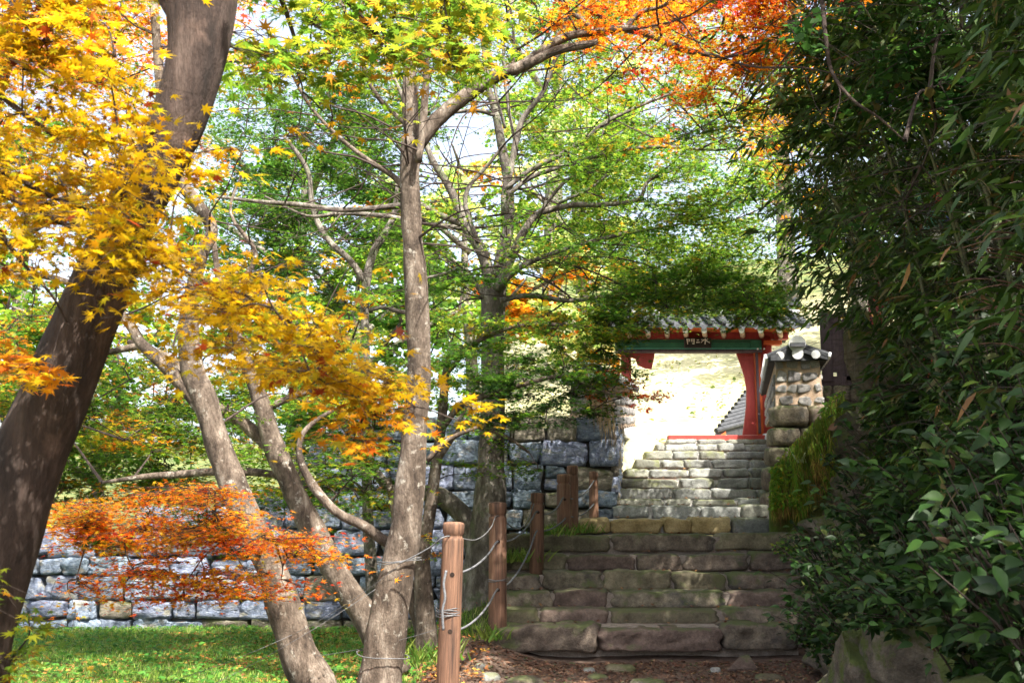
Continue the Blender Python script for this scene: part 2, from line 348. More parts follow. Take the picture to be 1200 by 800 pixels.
for Y in ys:
    for X in xs:
        V.append((X, Y, ground_z(X, Y)))
        pale = (1.0 - sstep(40, 60, Y)) * sstep(-3, 0, X) if (Y > 22.5) else (sstep(13.6, 14.6, Y) if X < path_left(Y) + 0.15 and X > 1.2 else 0.0)
        grass = 0.0
        if Y < 15: grass = sstep(0.2, 1.3, (-0.6 + 0.0 * Y) - X) if Y < 10 else sstep(0.0, 0.4, path_left(Y) - X)
        if X > path_right(Y) + 0.3 and Y < 22: grass = 0.35
        if Y > 22.5: grass = 1 - pale
        colr.append((pale, grass, 0))
nx = len(xs); loops = []
for j in range(len(ys) - 1):
    for i in range(nx - 1): loops += [j * nx + i, j * nx + i + 1, (j + 1) * nx + i + 1, (j + 1) * nx + i]
me = np_mesh("ground", V, loops, np.arange(0, len(loops), 4), M['ground'], np.array(colr), True)
tag(link("ground", me), "earth path, grassy left side and wooded slope rising on the right", kind='structure')

# ------------------------------------------------------------------ stones
def cube_grid(nx_, ny_, nz_):
    """surface of a cube [-1,1]^3 as a grid, no doubles"""
    idx = {}; V = []; Fc = []
    def vid(i, j, k):
        key = (i, j, k)
        if key not in idx:
            idx[key] = len(V); V.append((2 * i / nx_ - 1, 2 * j / ny_ - 1, 2 * k / nz_ - 1))
        return idx[key]
    for i in range(nx_):
        for k in range(nz_):
            Fc.append((vid(i, 0, k), vid(i + 1, 0, k), vid(i + 1, 0, k + 1), vid(i, 0, k + 1)))
            Fc.append((vid(i, ny_, k), vid(i, ny_, k + 1), vid(i + 1, ny_, k + 1), vid(i + 1, ny_, k)))
    for i in range(nx_):
        for j in range(ny_):
            Fc.append((vid(i, j, 0), vid(i, j + 1, 0), vid(i + 1, j + 1, 0), vid(i + 1, j, 0)))
            Fc.append((vid(i, j, nz_), vid(i + 1, j, nz_), vid(i + 1, j + 1, nz_), vid(i, j + 1, nz_)))
    for j in range(ny_):
        for k in range(nz_):
            Fc.append((vid(0, j, k), vid(0, j, k + 1), vid(0, j + 1, k + 1), vid(0, j + 1, k)))
            Fc.append((vid(nx_, j, k), vid(nx_, j + 1, k), vid(nx_, j + 1, k + 1), vid(nx_, j, k + 1)))
    return np.array(V), Fc

def stone_mesh(name, w_, h_, d_, seed, mat, n=(7, 3, 4), power=5.0, rough=0.06, tilt=0.0, chip=0.5, corner=0.0):
    V, Fc = cube_grid(*n)
    mx = np.abs(V).max(axis=1); nr = (np.abs(V) ** power).sum(axis=1) ** (1 / power)
    P = V * (mx / nr)[:, None]
    out = []; rs = random.Random(seed * 31 + 5); cj = [[(rs.uniform(-1, 1), rs.uniform(-1, 1)) for _ in range(2)] for _ in range(2)]
    for p in P:
        q = Vector((p[0] * w_ * 2.2 + seed * 7.1, p[1] * d_ * 2.2 + seed * 3.7, p[2] * h_ * 2.2 + seed))
        lo = noise.noise(q * 1.4) ; hi = noise.noise(q * 5.0)
        x, y, z = p
        # irregular outline: ends lean, top and bottom wander
        fx, fz = (x + 1) / 2, (z + 1) / 2; ca = corner
        ox_ = sum(cj[a][b_][0] * (fx if a else 1 - fx) * (fz if b_ else 1 - fz) for a in (0, 1) for b_ in (0, 1))
        oz_ = sum(cj[a][b_][1] * (fx if a else 1 - fx) * (fz if b_ else 1 - fz) for a in (0, 1) for b_ in (0, 1))
        x += 0.06 * noise.noise(Vector((z * 1.3, seed, 5))) * (1 if x > 0 else -1) * chip * 2 + tilt * z * 0.1
        z += (0.20 * noise.noise(Vector((x * w_ * 3.0, seed * 2.3, 1 if z > 0 else 9)))) * chip * abs(z) + oz_ * ca
        x += ox_ * ca * min(1, h_ / w_)
        s = rough * (lo * 0.8 + hi * 0.45 - 0.5 * max(0, 0.25 - abs(noise.noise(q * 2.3 + Vector((3, 3, 3))))))
        out.append((x * w_ / 2 * (1 + s * .4), y * d_ / 2 + s * min(w_, h_) * (1.0), z * h_ / 2 * (1 + s)))
    me = bpy.data.meshes.new(name); me.from_pydata(out, [], Fc); me.materials.append(mat)
    me.polygons.foreach_set("use_smooth", [True] * len(me.polygons))
    return me

# ------------------------------------------------------------------ the two flights of stone steps
def flight(name, label, rows, Ys, mats, depth, core_mat, base_px):
    root = empty(name, at(*base_px), label, "stairs")
    ox, oy, oz = root.location
    core = MB(); seed = 1
    for r, (top, bot, stones) in enumerate(rows):
        Y = Ys[r]; Yn = Ys[r + 1] if r + 1 < len(Ys) else Y + depth
        zt = at(700, top, Y)[2]; zb = at(700, bot, Y)[2]
        xa = at(stones[0][0], top, Y)[0]; xb = at(stones[-1][1], top, Y)[0]
        core.box(xa + 0.02, xb + 0.03, Y + (0.13 if r == 0 else 0.06), Yn + 0.12, zb - 0.3, zt - 0.022 - 0.002 * r)
        for si, (x0, x1, mk) in enumerate(stones):
            seed += 1
            a = at(x0, (top + bot) / 2, Y)[0]; b_ = at(x1, (top + bot) / 2, Y)[0]
            gap = 0.010 + 0.012 * random.random()
            w_ = b_ - a - gap; h_ = zt - zb + random.uniform(-0.006, 0.012)
            d_ = min(0.42, (Yn - Y) + 0.1)
            n = (max(6, int(w_ / 0.045)), 4, max(5, int(h_ / 0.03) + 1))
            me = stone_mesh("step_stone", w_ * 1.01, h_ * 1.03, d_, seed, M[mk], n, 9 if w_ < 0.5 else 12, 0.16, random.uniform(-1, 1) * .9, 0.85, 0.17)
            zo = random.uniform(-0.008, 0.008)
            link("step_stone", me, root, ((a + b_) / 2 - ox, Y + d_ / 2 - 0.02 + random.uniform(-0.02, 0.025) - oy, (zt + zb) / 2 + zo - oz),
                 (0, random.uniform(-.012, .012), random.uniform(-.03, .03)))
    core.build("mortar_bed", core_mat, root)
    return root

S, G, P_, Gy, O = 'stair_stone', 'stair_mossy', 'stair_purple', 'stair_grey', 'stair_sunlit_ochre'
lower_rows = [
    (733, 764, [(570, 702, S), (702, 847, P_), (847, 935, S)]),
    (714, 732, [(575, 631, G), (631, 714, P_), (714, 845, G), (848, 938, S)]),
    (693, 713, [(578, 648, S), (649, 714, P_), (714, 851, S), (853, 940, P_)]),
    (671, 692, [(580, 635, S), (636, 707, S), (707, 787, G), (788, 852, G), (854, 942, S)]),
    (648, 669, [(584, 664, G), (665, 745, P_), (745, 801, S), (801, 878, S), (880, 948, S)]),
    (626, 647, [(588, 631, G), (631, 716, G), (717, 839, S), (840, 952, G)]),
]
lower_Y = [10.0 + 0.42 * k for k in range(6)]
flight("lower_stairs", "wide lower flight of brown rough-cut stone steps in shade, above the leaf-strewn path", lower_rows, lower_Y, None, 0.85, M['mortar'], (760, 765, 10.0))
upper_rows = [
    (607, 625, [(677, 715, O), (716, 777, O), (778, 810, O), (810, 857, O), (857, 905, Gy)]),
    (592, 607, [(719, 763, Gy), (764, 820, Gy), (822, 868, Gy), (869, 903, 'stair_grey_moss')]),
    (584, 592, [(722, 778, 'stair_grey_moss'), (780, 811, 'stair_grey_moss'), (812, 863, 'stair_grey_moss'), (864, 901, Gy)]),
    (573, 585, [(724, 788, Gy), (789, 834, Gy), (835, 888, Gy), (889, 902, Gy)]),
    (560, 573, [(725, 795, 'stair_grey_moss'), (796, 840, Gy), (840, 878, Gy), (879, 902, Gy)]),
    (549, 560, [(732, 760, 'stair_grey_moss'), (761, 808, Gy), (808, 847, Gy), (847, 879, Gy), (880, 902, Gy)]),
    (538, 549, [(745, 774, 'stair_grey_moss'), (775, 801, Gy), (802, 834, Gy), (835, 880, Gy), (881, 902, Gy)]),
    (528.5, 538, [(756, 788, 'stair_grey_moss'), (789, 819, Gy), (820, 851, 'stair_grey_moss'), (853, 901, Gy)]),
    (520, 528.5, [(769, 779, Gy), (779, 817, Gy), (818, 841, Gy), (841, 874, Gy), (874, 900, Gy)]),
    (514.5, 520, [(782, 817, Gy), (818, 852, Gy), (852, 899, 'stair_grey_moss')]),
]
upper_Y = [13.0 + 0.96 * k for k in range(10)]
flight("upper_stairs", "narrower upper flight of grey stone steps, the lowest tinted as sunlit, climbing to the red gate", upper_rows, upper_Y, None, 0.7, M['mortar_grey'], (800, 625, 13.0))
# paving of the landing between the flights
lt = empty("landing_paving", (1.8, 12.6, at(700, 626, 12.1)[2] - 0.03), "flat stone paving of the landing between the two flights", "paving", kind='structure')
for i in range(7):
    me = stone_mesh("paving_stone", 0.52, 0.12, 0.5, 300 + i, M[O if i in (2, 3, 4) else S], (5, 5, 2), 7, 0.04)  # middle stones coloured as a patch of sun
    link("paving_stone", me, lt, (-1.55 + 0.56 * i, 0.12, -0.06 + 0.004 * (i % 3)), (0, 0, random.uniform(-.05, .05)))

# ------------------------------------------------------------------ fortress wall
def tri_wall():
    root = empty("fortress_wall", (1.5, 14.3, 1.2), "long retaining wall of rough fieldstones tinted with the blue of shade behind the trees, its corner beside the steps", "stone wall")
    ox, oy, oz = root.location
    variants = {k: [stone_mesh("wall_stone", 1, 1, 1, 400 + i + (50 if k == 'wall_brown' else 0), M[k], (6, 3, 6), 9.0 + 5 * random.random(), 0.17, 0, 0.5, 0.20) for i in range(12)] for k in ('wall_stone', 'wall_brown')}
    def top(x):        # height of the wall's top along its length
        return float(np.interp(x, [-9.5, -5.2, -5.1, -3.1, -2.4, 1.5], [1.1, 1.25, 1.5, 1.75, 3.0, 2.72]))
    z = -0.75; course = 0; cnt = 0; blk = MB()
    while z < 3.05:
        h = random.uniform(0.24, 0.40); x = 1.5
        while x > -9.6:
            w_ = random.uniform(0.30, 0.75) * (1.0 if h > 0.3 else 0.85)
            xm = x - w_ / 2
            if z + h * 0.6 < top(xm) and not (xm > -0.1 and z < 0.3 and False):
                k = 'wall_brown' if random.random() < (0.30 if xm > 0.6 else 0.10) else 'wall_stone'
                hh = h * random.uniform(0.92, 1.06)
                if random.random() < 0.16 and h > 0.3:           # two thin stones on top of each other
                    for q in (0, 1):
                        link("wall_stone", random.choice(variants[k]), root, (xm - ox, 14.42 - oy, z + h * (0.27 + 0.5 * q) - oz), (0, random.uniform(-.05, .05), 0), (w_ * 0.97, 0.34, h * 0.5))
                        cnt += 1
                else:
                    s = 1 if random.random() < .5 else -1
                    link("wall_stone", random.choice(variants[k]), root, (xm - ox, 14.42 + random.uniform(-.02, .03) - oy, z + h / 2 - oz),
                         (random.uniform(-.06, .06), random.uniform(-.05, .05), random.uniform(-.05, .05) + (math.pi if s < 0 else 0)), (w_ * 0.985, 0.36, hh * .99))
                    cnt += 1
            x -= w_
        z += h; course += 1
    # returning side beside the steps
    for c in range(5):
        Y = 14.5
        while Y < 21.6:
            L = random.uniform(0.4, 0.75); xw = 1.45 + (Y + L / 2 - 14.0) * 0.125
            zb = path_z(Y) - 0.05; zt = float(np.interp(Y, [14, 22], [2.7, 3.35])); hh = (zt - zb) / 5
            link("wall_stone", random.choice(variants['wall_brown' if random.random() < .5 else 'wall_stone']), root, (xw - 0.16 - ox, Y + L / 2 - oy, zb + hh * (c + .5) - oz), (0, 0, 1.45), (L, 0.34, hh * 1.02))
            Y += L
    b = MB()
    xsn = np.linspace(-9.5, 1.42, 40)
    for a, c in zip(xsn[:-1], xsn[1:]): b.box(a, c, 14.42, 15.2, -1.2, top((a + c) / 2) - 0.2)
    b.build("rubble_backing", M['wall_back'], root)
    b2 = MB(); ysn = np.linspace(14.5, 21.9, 12)
    for a, c in zip(ysn[:-1], ysn[1:]):
        xw = 1.45 + ((a + c) / 2 - 14.0) * 0.125; b2.box(xw - 1.0, xw - 0.2, a, c, 0.5, float(np.interp(a, [14, 22], [2.6, 3.3])))
    b2.build("side_backing", M['wall_back'], root)
    print("wall stones", cnt)
tri_wall()

# ------------------------------------------------------------------ tile-capped boundary walls that end in stone pillars
def capped_wall(name, label, P0, P1, half, z0, z1, zt0, zt1, px_face):
    """wall body from P0 (end facing the camera) to P1 (gate post) with clay, set stones and a tiled cap"""
    root = empty(name, (P0[0], P0[1], z0), label, "boundary wall")
    d = Vector((P1[0] - P0[0], P1[1] - P0[1], 0)); L = d.length; d.normalize(); sgn = Vector((d.y, -d.x, 0))
    def pt(s, o, z): return (P0[0] + d.x * s + sgn.x * o, P0[1] + d.y * s + sgn.y * o, z)
    body = MB(); n = 10
    for i in range(n):
        a, c = L * i / n, L * (i + 1) / n
        zb = z0 + (z1 - z0) * i / n; zt = zt0 + (zt1 - zt0) * (i + 0.5) / n
        V = [pt(a, -half, zb), pt(a, half, zb), pt(c, half, zb), pt(c, -half, zb), pt(a, -half * .9, zt), pt(a, half * .9, zt), pt(c, half * .9, zt), pt(c, -half * .9, zt)]
        body.add(V, [(0, 1, 5, 4), (1, 2, 6, 5), (2, 3, 7, 6), (3, 0, 4, 7), (4, 5, 6, 7)])
    body.build("clay_body", M['plaster'], root)
    ms = [stone_mesh("set_stone", 1, 1, 1, 700 + i, M['pillar_stone'], (6, 2, 6), 4.0, 0.25, 0, .8, .45) for i in range(8)]
    rows = max(3, int((zt0 - z0) / 0.155)); ang = math.atan2(d.y, d.x)
    for r in range(rows):                                       # end face
        h = (zt0 - z0) / rows; x = -half + 0.05 * random.random()
        while x < half - 0.08:
            w_ = min(random.uniform(0.13, 0.28), half - x)
            p = pt(0.015, x + w_ / 2, z0 + h * (r + .5))
            link("set_stone", random.choice(ms), root, (p[0] - P0[0], p[1] - P0[1], p[2] - z0), (0, random.uniform(-.3, .3), 0), (w_ * random.uniform(.8, .98), 0.07, h * random.uniform(.72, 1.0)))
            x += w_
    for r in range(rows - 1):                                   # long faces
        for o in (-1, 1):
            s = 0.1
            while s < L - 0.2:
                w_ = random.uniform(0.2, 0.34); zb = z0 + (z1 - z0) * s / L; zt = zt0 + (zt1 - zt0) * s / L; h = (zt - zb) / rows
                p = pt(s + w_ / 2, o * half * 0.96, zb + h * (r + .5))
                link("set_stone", random.choice(ms), root, (p[0] - P0[0], p[1] - P0[1], p[2] - z0), (0, 0, ang), (w_ * .8, 0.06, h * .75))
                s += w_
    # tiled cap: two slopes, rows of half-round tiles running down, ridge
    slope = MB(); ez = 0.10; ov = half + 0.08
    for o in (-1, 1):
        V = []
        for s in (-0.12, L):
            zt = zt0 + (zt1 - zt0) * max(0, s) / L
            V += [pt(s, 0, zt + ez + 0.06), pt(s, o * ov, zt - 0.01), pt(s, o * ov, zt - 0.05), pt(s, 0, zt + ez)]
        slope.add(V, [(0, 1, 5, 4), (1, 2, 6, 5), (2, 3, 7, 6), (0, 3, 2, 1), (4, 5, 6, 7)])
    slope.build("tile_bed", M['tile'], root)
    s = -0.06; tm = None
    while s < L:
        zt = zt0 + (zt1 - zt0) * max(0, s) / L
        for o in (-1, 1):
            t = MB(); t.tube([pt(s, o * 0.05, zt + ez + 0.08), pt(s, o * (ov + .02), zt + 0.02)], 0.055, 8); t.build("cap_tile", M['tile'], root)
            if s < L * .5:
                t = MB(); t.tube([pt(s, o * (ov + .015), zt + 0.02), pt(s, o * (ov + .05), zt + 0.012)], 0.058, 10); t.build("lime_plug", M['tile_white'], root)
        s += 0.27
    rg = MB(); rg.tube([pt(-0.14, 0, zt0 + ez + 0.11), pt(L, 0, zt1 + ez + 0.11)], 0.085, 10); rg.build("ridge_tile", M['tile'], root)
    for k, (o, zz, r) in enumerate(((-0.26, 0.03, .065), (0, 0.05, .085), (0.26, 0.03, .065))):
        e = MB(); e.tube([pt(-0.17, o * half / .35, zt0 + zz), pt(-0.1, o * half / .35, zt0 + zz + .01)], r, 12); e.build("end_plug", M['tile_white'], root)
    eb = MB(); eb.prism([(P0[0] - half - .08, zt0 - 0.045), (P0[0] + half + .08, zt0 - 0.045), (P0[0] + half + .08, zt0 + 0.02), (P0[0] + half * .3, zt0 + ez + .08), (P0[0] - half * .3, zt0 + ez + .08), (P0[0] - half - .08, zt0 + 0.02)], P0[1] - 0.105, P0[1] + .02)
    eb.build("end_tile_bed", M['tile'], root)
    db = MB(); db.tube([pt(-0.18, 0, zt0 + 0.20), pt(-0.06, 0, zt0 + 0.21)], 0.125, 14); db.build("ridge_plug", M['tile_white'], root)
    db = MB(); p = pt(-0.19, 0, 0); db.box(p[0] - .11, p[0] + .11, p[1] - .03, p[1] + .02, zt0 + .15, zt0 + .21); db.build("ridge_end_tile", M['tile'], root)
    return root
pr = at(937, 475, 15.0)
capped_wall("tile_capped_wall", "clay and fieldstone wall with white-plugged tile cap right of the gate, above dark base blocks", (pr[0], 15.0), (5.85, 21.6), 0.35, pr[2] - 0.02, 3.2, at(937, 420, 15)[2], 3.9, None)
pl = at(692, 492, 14.45)
capped_wall("tile_capped_wall", "pale clay wall end with dark tiles left of the gate, on the stone wall's corner behind dry straw", (pl[0] + 0.02, 14.5), (2.35, 21.6), 0.32, pl[2] - 0.1, 3.25, at(690, 446, 14.45)[2], 3.95, None)
# big squared blocks under the right pillar
bb = empty("pillar_base", (4.2, 14.9, 2.2), "stack of large weathered grey blocks under the right wall pillar, beside the mossy bank", "stone base")
for (x0, x1, y0, y1) in ((908, 950, 474, 499), (906, 940, 500, 522), (903, 936, 523, 545), (940, 965, 500, 530), (951, 975, 474, 499), (900, 935, 546, 575), (899, 930, 576, 606)):
    Yb = 14.8 - (0.5 if y0 > 540 else 0); a = at(x0, y1, Yb); b_ = at(x1, y0, Yb)
    me = stone_mesh("base_block", b_[0] - a[0], b_[2] - a[2], 0.5, 820 + x0 + y0, M['stair_stone'], (5, 3, 4), 6, 0.08)
    link("base_block", me, bb, ((a[0] + b_[0]) / 2 - 4.2, Yb + .25 - 14.9, (a[2] + b_[2]) / 2 - 2.2))

_m = MB(); _m.box(4.08, 4.72, 15.0, 15.4, 1.3, 3.0); _m.build('rubble_core', M['wall_back'], bb)
# ------------------------------------------------------------------ the red gate
def gate():
    GY = 22.0
    X = lambda px, Y=GY: at(px, 450, Y)[0]
    Z = lambda py, Y=GY: at(800, py, Y)[2]
    root = empty("red_gate", (X(815), GY, Z(514)), "red painted wooden gate with tiled roof and black name board above the steps", "gate")
    def bld(mb, n, m, sm=False): return mb.build(n, M[m], root, smooth=sm)
    # round columns
    for px, r in ((733.5, 0.10), (899, 0.13)):
        zb = Z(496) if px < 800 else Z(508)
        c = MB(); c.lathe(X(px), GY, [(r, zb), (r, Z(395))], 20); bld(c, "column", 'red', True)
        c = MB(); c.lathe(X(px), GY, [(r + .07, zb - 0.45), (r + .05, zb - 0.08), (r + .02, zb)], 16); bld(c, "column_base", 'tile_white', True)
    # inner jambs and door leaves seen edge on (orange strip and curved red board)
    c = MB(); c.box(X(885.5), X(892.5), GY - .03, GY + .25, Z(512), Z(412)); bld(c, "door_jamb", 'red_bright')
    c = MB(); c.prism([(X(865), Z(413)), (X(869), Z(425)), (X(873.5), Z(440)), (X(875.5), Z(456)), (X(874.5), Z(475)), (X(872), Z(492)), (X(869), Z(509)), (X(885), Z(509)), (X(885), Z(413))], GY + .05, GY + .12); bld(c, "curved_board", 'red')
    c = MB(); c.box(X(886), X(889), GY - .06, GY - .032, Z(508), Z(413)); bld(c, "jamb_strip", 'dark_wood')
    c = MB(); c.prism([(X(740), Z(413)), (X(768.5), Z(413)), (X(767), Z(422)), (X(764.5), Z(432)), (X(757), Z(431)), (X(748), Z(427)), (X(746), Z(420)), (X(740), Z(418))], GY + .05, GY + .12); bld(c, "curved_board", 'red')
    c = MB(); c.box(X(736), X(740), GY - .0, GY + .2, Z(496), Z(412)); bld(c, "door_jamb", 'red')
    # threshold
    c = MB(); c.box(X(781), X(893), GY - .12, GY + .12, Z(517.5), Z(510), .01); bld(c, "threshold", 'red')
    # lintel beams
    c = MB(); c.box(X(722), X(893), GY - .13, GY + .13, Z(410.5), Z(399), .012); bld(c, "lintel", 'green')
    c = MB(); c.box(X(722), X(893), GY - .145, GY + .10, Z(413.5), Z(410.8)); bld(c, "lintel_edge", 'dark_wood')
    c = MB(); c.box(X(722), X(892), GY - .14, GY - .13, Z(409.9), Z(409.0)); bld(c, "teal_line", 'teal')
    c = MB(); c.box(X(722), X(892), GY - .137, GY - .13, Z(401.8), Z(401.2)); bld(c, "painted_line", 'black')
    c = MB(); c.box(X(880), X(890), GY - .16, GY - .1, Z(409), Z(399.5), .01); bld(c, "beam_end", 'green')
    for px in (887.5, 895, 906): 
        c = MB(); c.tube([(X(px), GY - .15, Z(410)), (X(px), GY - .17, Z(410))], .02, 8); bld(c, "stud", 'white')
    # wall plate and red soffit boards
    c = MB(); c.box(X(716), X(925), GY - .10, GY + .10, Z(398), Z(370)); bld(c, "wall_plate", 'red')
    c = MB(); c.box(X(895), X(916), GY - .18, GY + .05, Z(405), Z(400), .01); bld(c, "bracket_arm", 'red_bright')
    c = MB(); c.box(X(908), X(913), GY - .15, GY + .05, Z(399), Z(388), .01); bld(c, "bracket_post", 'red')
    c = MB(); c.add([(X(712), GY - .97, Z(385, GY - .97) + .07), (X(928), GY - .97, Z(385, GY - .97) + .07), (X(928), GY - .1, Z(385, GY - .97) + .072), (X(712), GY - .1, Z(385, GY - .97) + .072)], [(0, 1, 2, 3)]); bld(c, "soffit", 'red_bright')
    # rafters with white ends
    px = 716
    while px < 930:
        c = MB(); p0 = Vector((X(px, GY - .95), GY - .95, Z(386, GY - .95))); p1 = Vector((X(px), GY - .1, Z(386, GY - .95) + .004))
        c.tube([p0, p1], .058, 10); bld(c, "rafter", 'plaster', True)
        c = MB(); d = (p1 - p0).normalized(); c.tube([p0 - d * .012, p0 + d * .10], .0615, 12); bld(c, "rafter_end", 'white')
        c = MB(); c.tube([p0 + d * .101, p0 + d * .16], .061, 12); bld(c, "rafter_band", 'teal')
        px += 22.2
    # eave board and tiles
    c = MB(); c.box(X(706), X(936), GY - 1.02, GY - .97, Z(383.5, GY - 1), Z(380.5, GY - 1)); bld(c, "eave_board", 'teal')
    rz = Z(366); ez = Z(380.5, GY - 1.08)
    for s in (-1, 1):
        c = MB(); y0 = GY - 1.08 if s < 0 else GY + 1.08
        c.add([(X(704), y0, ez), (X(938), y0, ez), (X(938), GY, rz), (X(704), GY, rz), (X(704), y0, ez - .04), (X(938), y0, ez - .04), (X(938), GY, rz - .04), (X(704), GY, rz - .04)],
              [(0, 1, 2, 3), (4, 7, 6, 5), (0, 4, 5, 1), (1, 5, 6, 2), (3, 7, 4, 0)]); bld(c, "roof_slope", 'tile')
        px = 706
        while px < 938:
            c = MB(); c.tube([(X(px), y0 + s * .03, ez + .035), (X(px), GY + s * .03, rz + .03)], .07, 10); bld(c, "cover_tile", 'tile', True)
            if s < 0:
                # hanging eave tile between the cover tiles: shallow curved plate
                xa, xb = X(px) + .06, X(px + 14.6) - .06
                q = MB(); k = 6; V = []
                for i in range(k + 1):
                    t = i / k; sag = -0.085 * math.sin(math.pi * t)
                    V += [(xa + (xb - xa) * t, y0 - .02, ez + .0), (xa + (xb - xa) * t, y0 - .035, ez - .02 + sag)]
                q.add(V, [(2 * i, 2 * i + 1, 2 * i + 3, 2 * i + 2) for i in range(k)]); bld(q, "eave_tile", 'tile')
            px += 14.6
    c = MB(); c.box(X(703), X(939), GY - .12, GY + .12, rz + .01, rz + .22, .02); bld(c, "ridge", 'tile')
    c = MB(); c.box(X(703), X(939), GY - .125, GY + .125, rz - .03, rz + .04); bld(c, "ridge_mortar", 'tile_white')
    for sx in (704, 938):
        c = MB(); c.tube([(X(sx) - .04, GY, rz + .18), (X(sx) + .04, GY, rz + .24)], .13, 12); bld(c, "ridge_end", 'tile')
    # name board: three characters read right to left, stroke by stroke
    bY = GY - .24
    bd = MB(); bd.box(X(802), X(832.3), bY, bY + .05, Z(409), Z(397.5), .006); board = bld(bd, "name_board", 'black')
    fr = MB(); fr.box(X(801.3), X(833), bY + .052, bY + .07, Z(409.4), Z(397)); bld(fr, "name_board_frame", 'dark_wood')
    def st(a, b, w_):       # stroke between crop coordinates (20 per photo pixel, origin 790,385)
        pa = (X(790 + a[0] / 20), bY - .006, Z(385 + a[1] / 20)); pb = (X(790 + b[0] / 20), bY - .006, Z(385 + b[1] / 20))
        return pa, pb, w_
    chars = [
        [((285, 290), (300, 400), 15), ((285, 288), (350, 290), 9), ((345, 288), (345, 340), 9), ((300, 315), (345, 313), 8), ((300, 342), (345, 338), 8),
         ((385, 290), (385, 340), 9), ((385, 288), (455, 290), 9), ((455, 288), (445, 400), 15), ((385, 315), (445, 315), 8), ((385, 340), (445, 340), 8), ((445, 400), (405, 385), 12)],
        [((520, 312), (560, 308), 14), ((505, 362), (575, 358), 17)],
        [((712, 275), (706, 400), 17), ((625, 300), (690, 300), 12), ((690, 300), (612, 362), 13), ((765, 285), (715, 320), 12), ((715, 315), (812, 368), 15)],
    ]
    for ch in chars:
        c = MB()
        for s in ch:
            pa, pb, w_ = st(*s); pa = Vector(pa); pb = Vector(pb); d = (pb - pa)
            nrm = Vector((-d.z, 0, d.x)).normalized() * (w_ * 1.35 / 20 / F * GY / 2)
            e = d.normalized() * (w_ / 20 / F * GY * .35); pa -= e; pb += e
            k = ch.index(s) * 0.0006
            V = [pa + nrm, pa - nrm, pb - nrm * .85, pb + nrm * .85]; V = [Vector((v.x, bY - .004 - k, v.z)) for v in V] + [Vector((v.x, bY + .0, v.z)) for v in V]
            c.add(V, [(0, 1, 2, 3), (7, 6, 5, 4), (0, 4, 5, 1), (1, 5, 6, 2), (2, 6, 7, 3), (3, 7, 4, 0)])
        o = c.build("character", M['letter'], board, org=Vector(root.location))
gate()

# sloping tiled wall with green painted rafters seen through the gate
def inner_eave():
    p0 = at(876, 462, 27); p1 = at(838, 512, 25.2)
    root = empty("tiled_eave_wall", p1, "tile-topped wall with green painted rafter ends running down behind the gate opening", "boundary wall")
    p0 = Vector(p0) ; p1 = Vector(p1); p0 = p0 + (p0 - p1) * .6
    b = MB(); b.add([p0, p1, p1 + Vector((1.6, 1.2, 0)), p0 + Vector((1.6, 1.2, 0)), p0 + Vector((0, 0, .1)), p1 + Vector((0, 0, .1)), p1 + Vector((1.6, 1.2, .5)), p0 + Vector((1.6, 1.2, .5))],
                    [(0, 3, 2, 1), (4, 5, 6, 7), (0, 1, 5, 4), (1, 2, 6, 5), (2, 3, 7, 6), (3, 0, 4, 7)]); b.build("tile_slope", M['tile'], root)
    n = 16
    for i in range(n):
        q = p0.lerp(p1, (i + .5) / n)
        t = MB(); t.tube([q + Vector((-.03, -.05, .1)), q + Vector((.8, .55, .34))], .07, 8); t.build("cover_tile", M['tile'], root)
        t = MB(); t.bar(q + Vector((.12, -.02, -.12)), q + Vector((.22, -.0, -.72)), .07, .07); t.build("rafter", M['teal'], root)
    b = MB(); b.bar(p0 + Vector((.08, .0, -.07)), p1 + Vector((.08, .0, -.07)), .12, .08); b.build("eave_board", M['red_bright'], root)
    b = MB(); b.add([p0 + Vector((.2, .05, -.1)), p1 + Vector((.2, .05, -.1)), p1 + Vector((.2, .05, -1.6)), p0 + Vector((.2, .05, -1.6))], [(0, 1, 2, 3), (3, 2, 1, 0)][:1]); b.build("green_board", M['green'], root)
inner_eave()

# ------------------------------------------------------------------ wooden plank fence right of the pillar
def plank_fence():
    Y = 16.5; p = at(963, 440, Y)
    root = empty("plank_fence", p, "dark weathered upright plank fence behind the right wall pillar", "fence")
    for (x0, x1, y0, y1, dy) in ((963, 972, 364, 441, -.05), (973, 982, 372, 430, 0), (982, 991, 374, 441, .02), (991, 1000, 372, 440, -.02), (1000, 1008, 360, 436, -.05), (1008, 1018, 366, 436, 0), (1018, 1028, 366, 434, .02)):
        a = at(x0 + .4, y1 + 6, Y); b = at(x1 - .3, y0, Y)
        m = MB(); m.box(a[0], b[0], Y + dy, Y + dy + .04, a[2], b[2], .004); m.build("plank", M['dark_wood'], root)
    m = MB(); a = at(963, 372, Y); b = at(1030, 368, Y); m.box(a[0], b[0], Y + .05, Y + .12, a[2], a[2] + .07); m.build("rail", M['dark_wood'], root)
    m = MB(); a = at(963, 428, Y); m.box(a[0], b[0], Y + .05, Y + .12, a[2], a[2] + .09); m.build("rail", M['dark_wood'], root)
plank_fence()
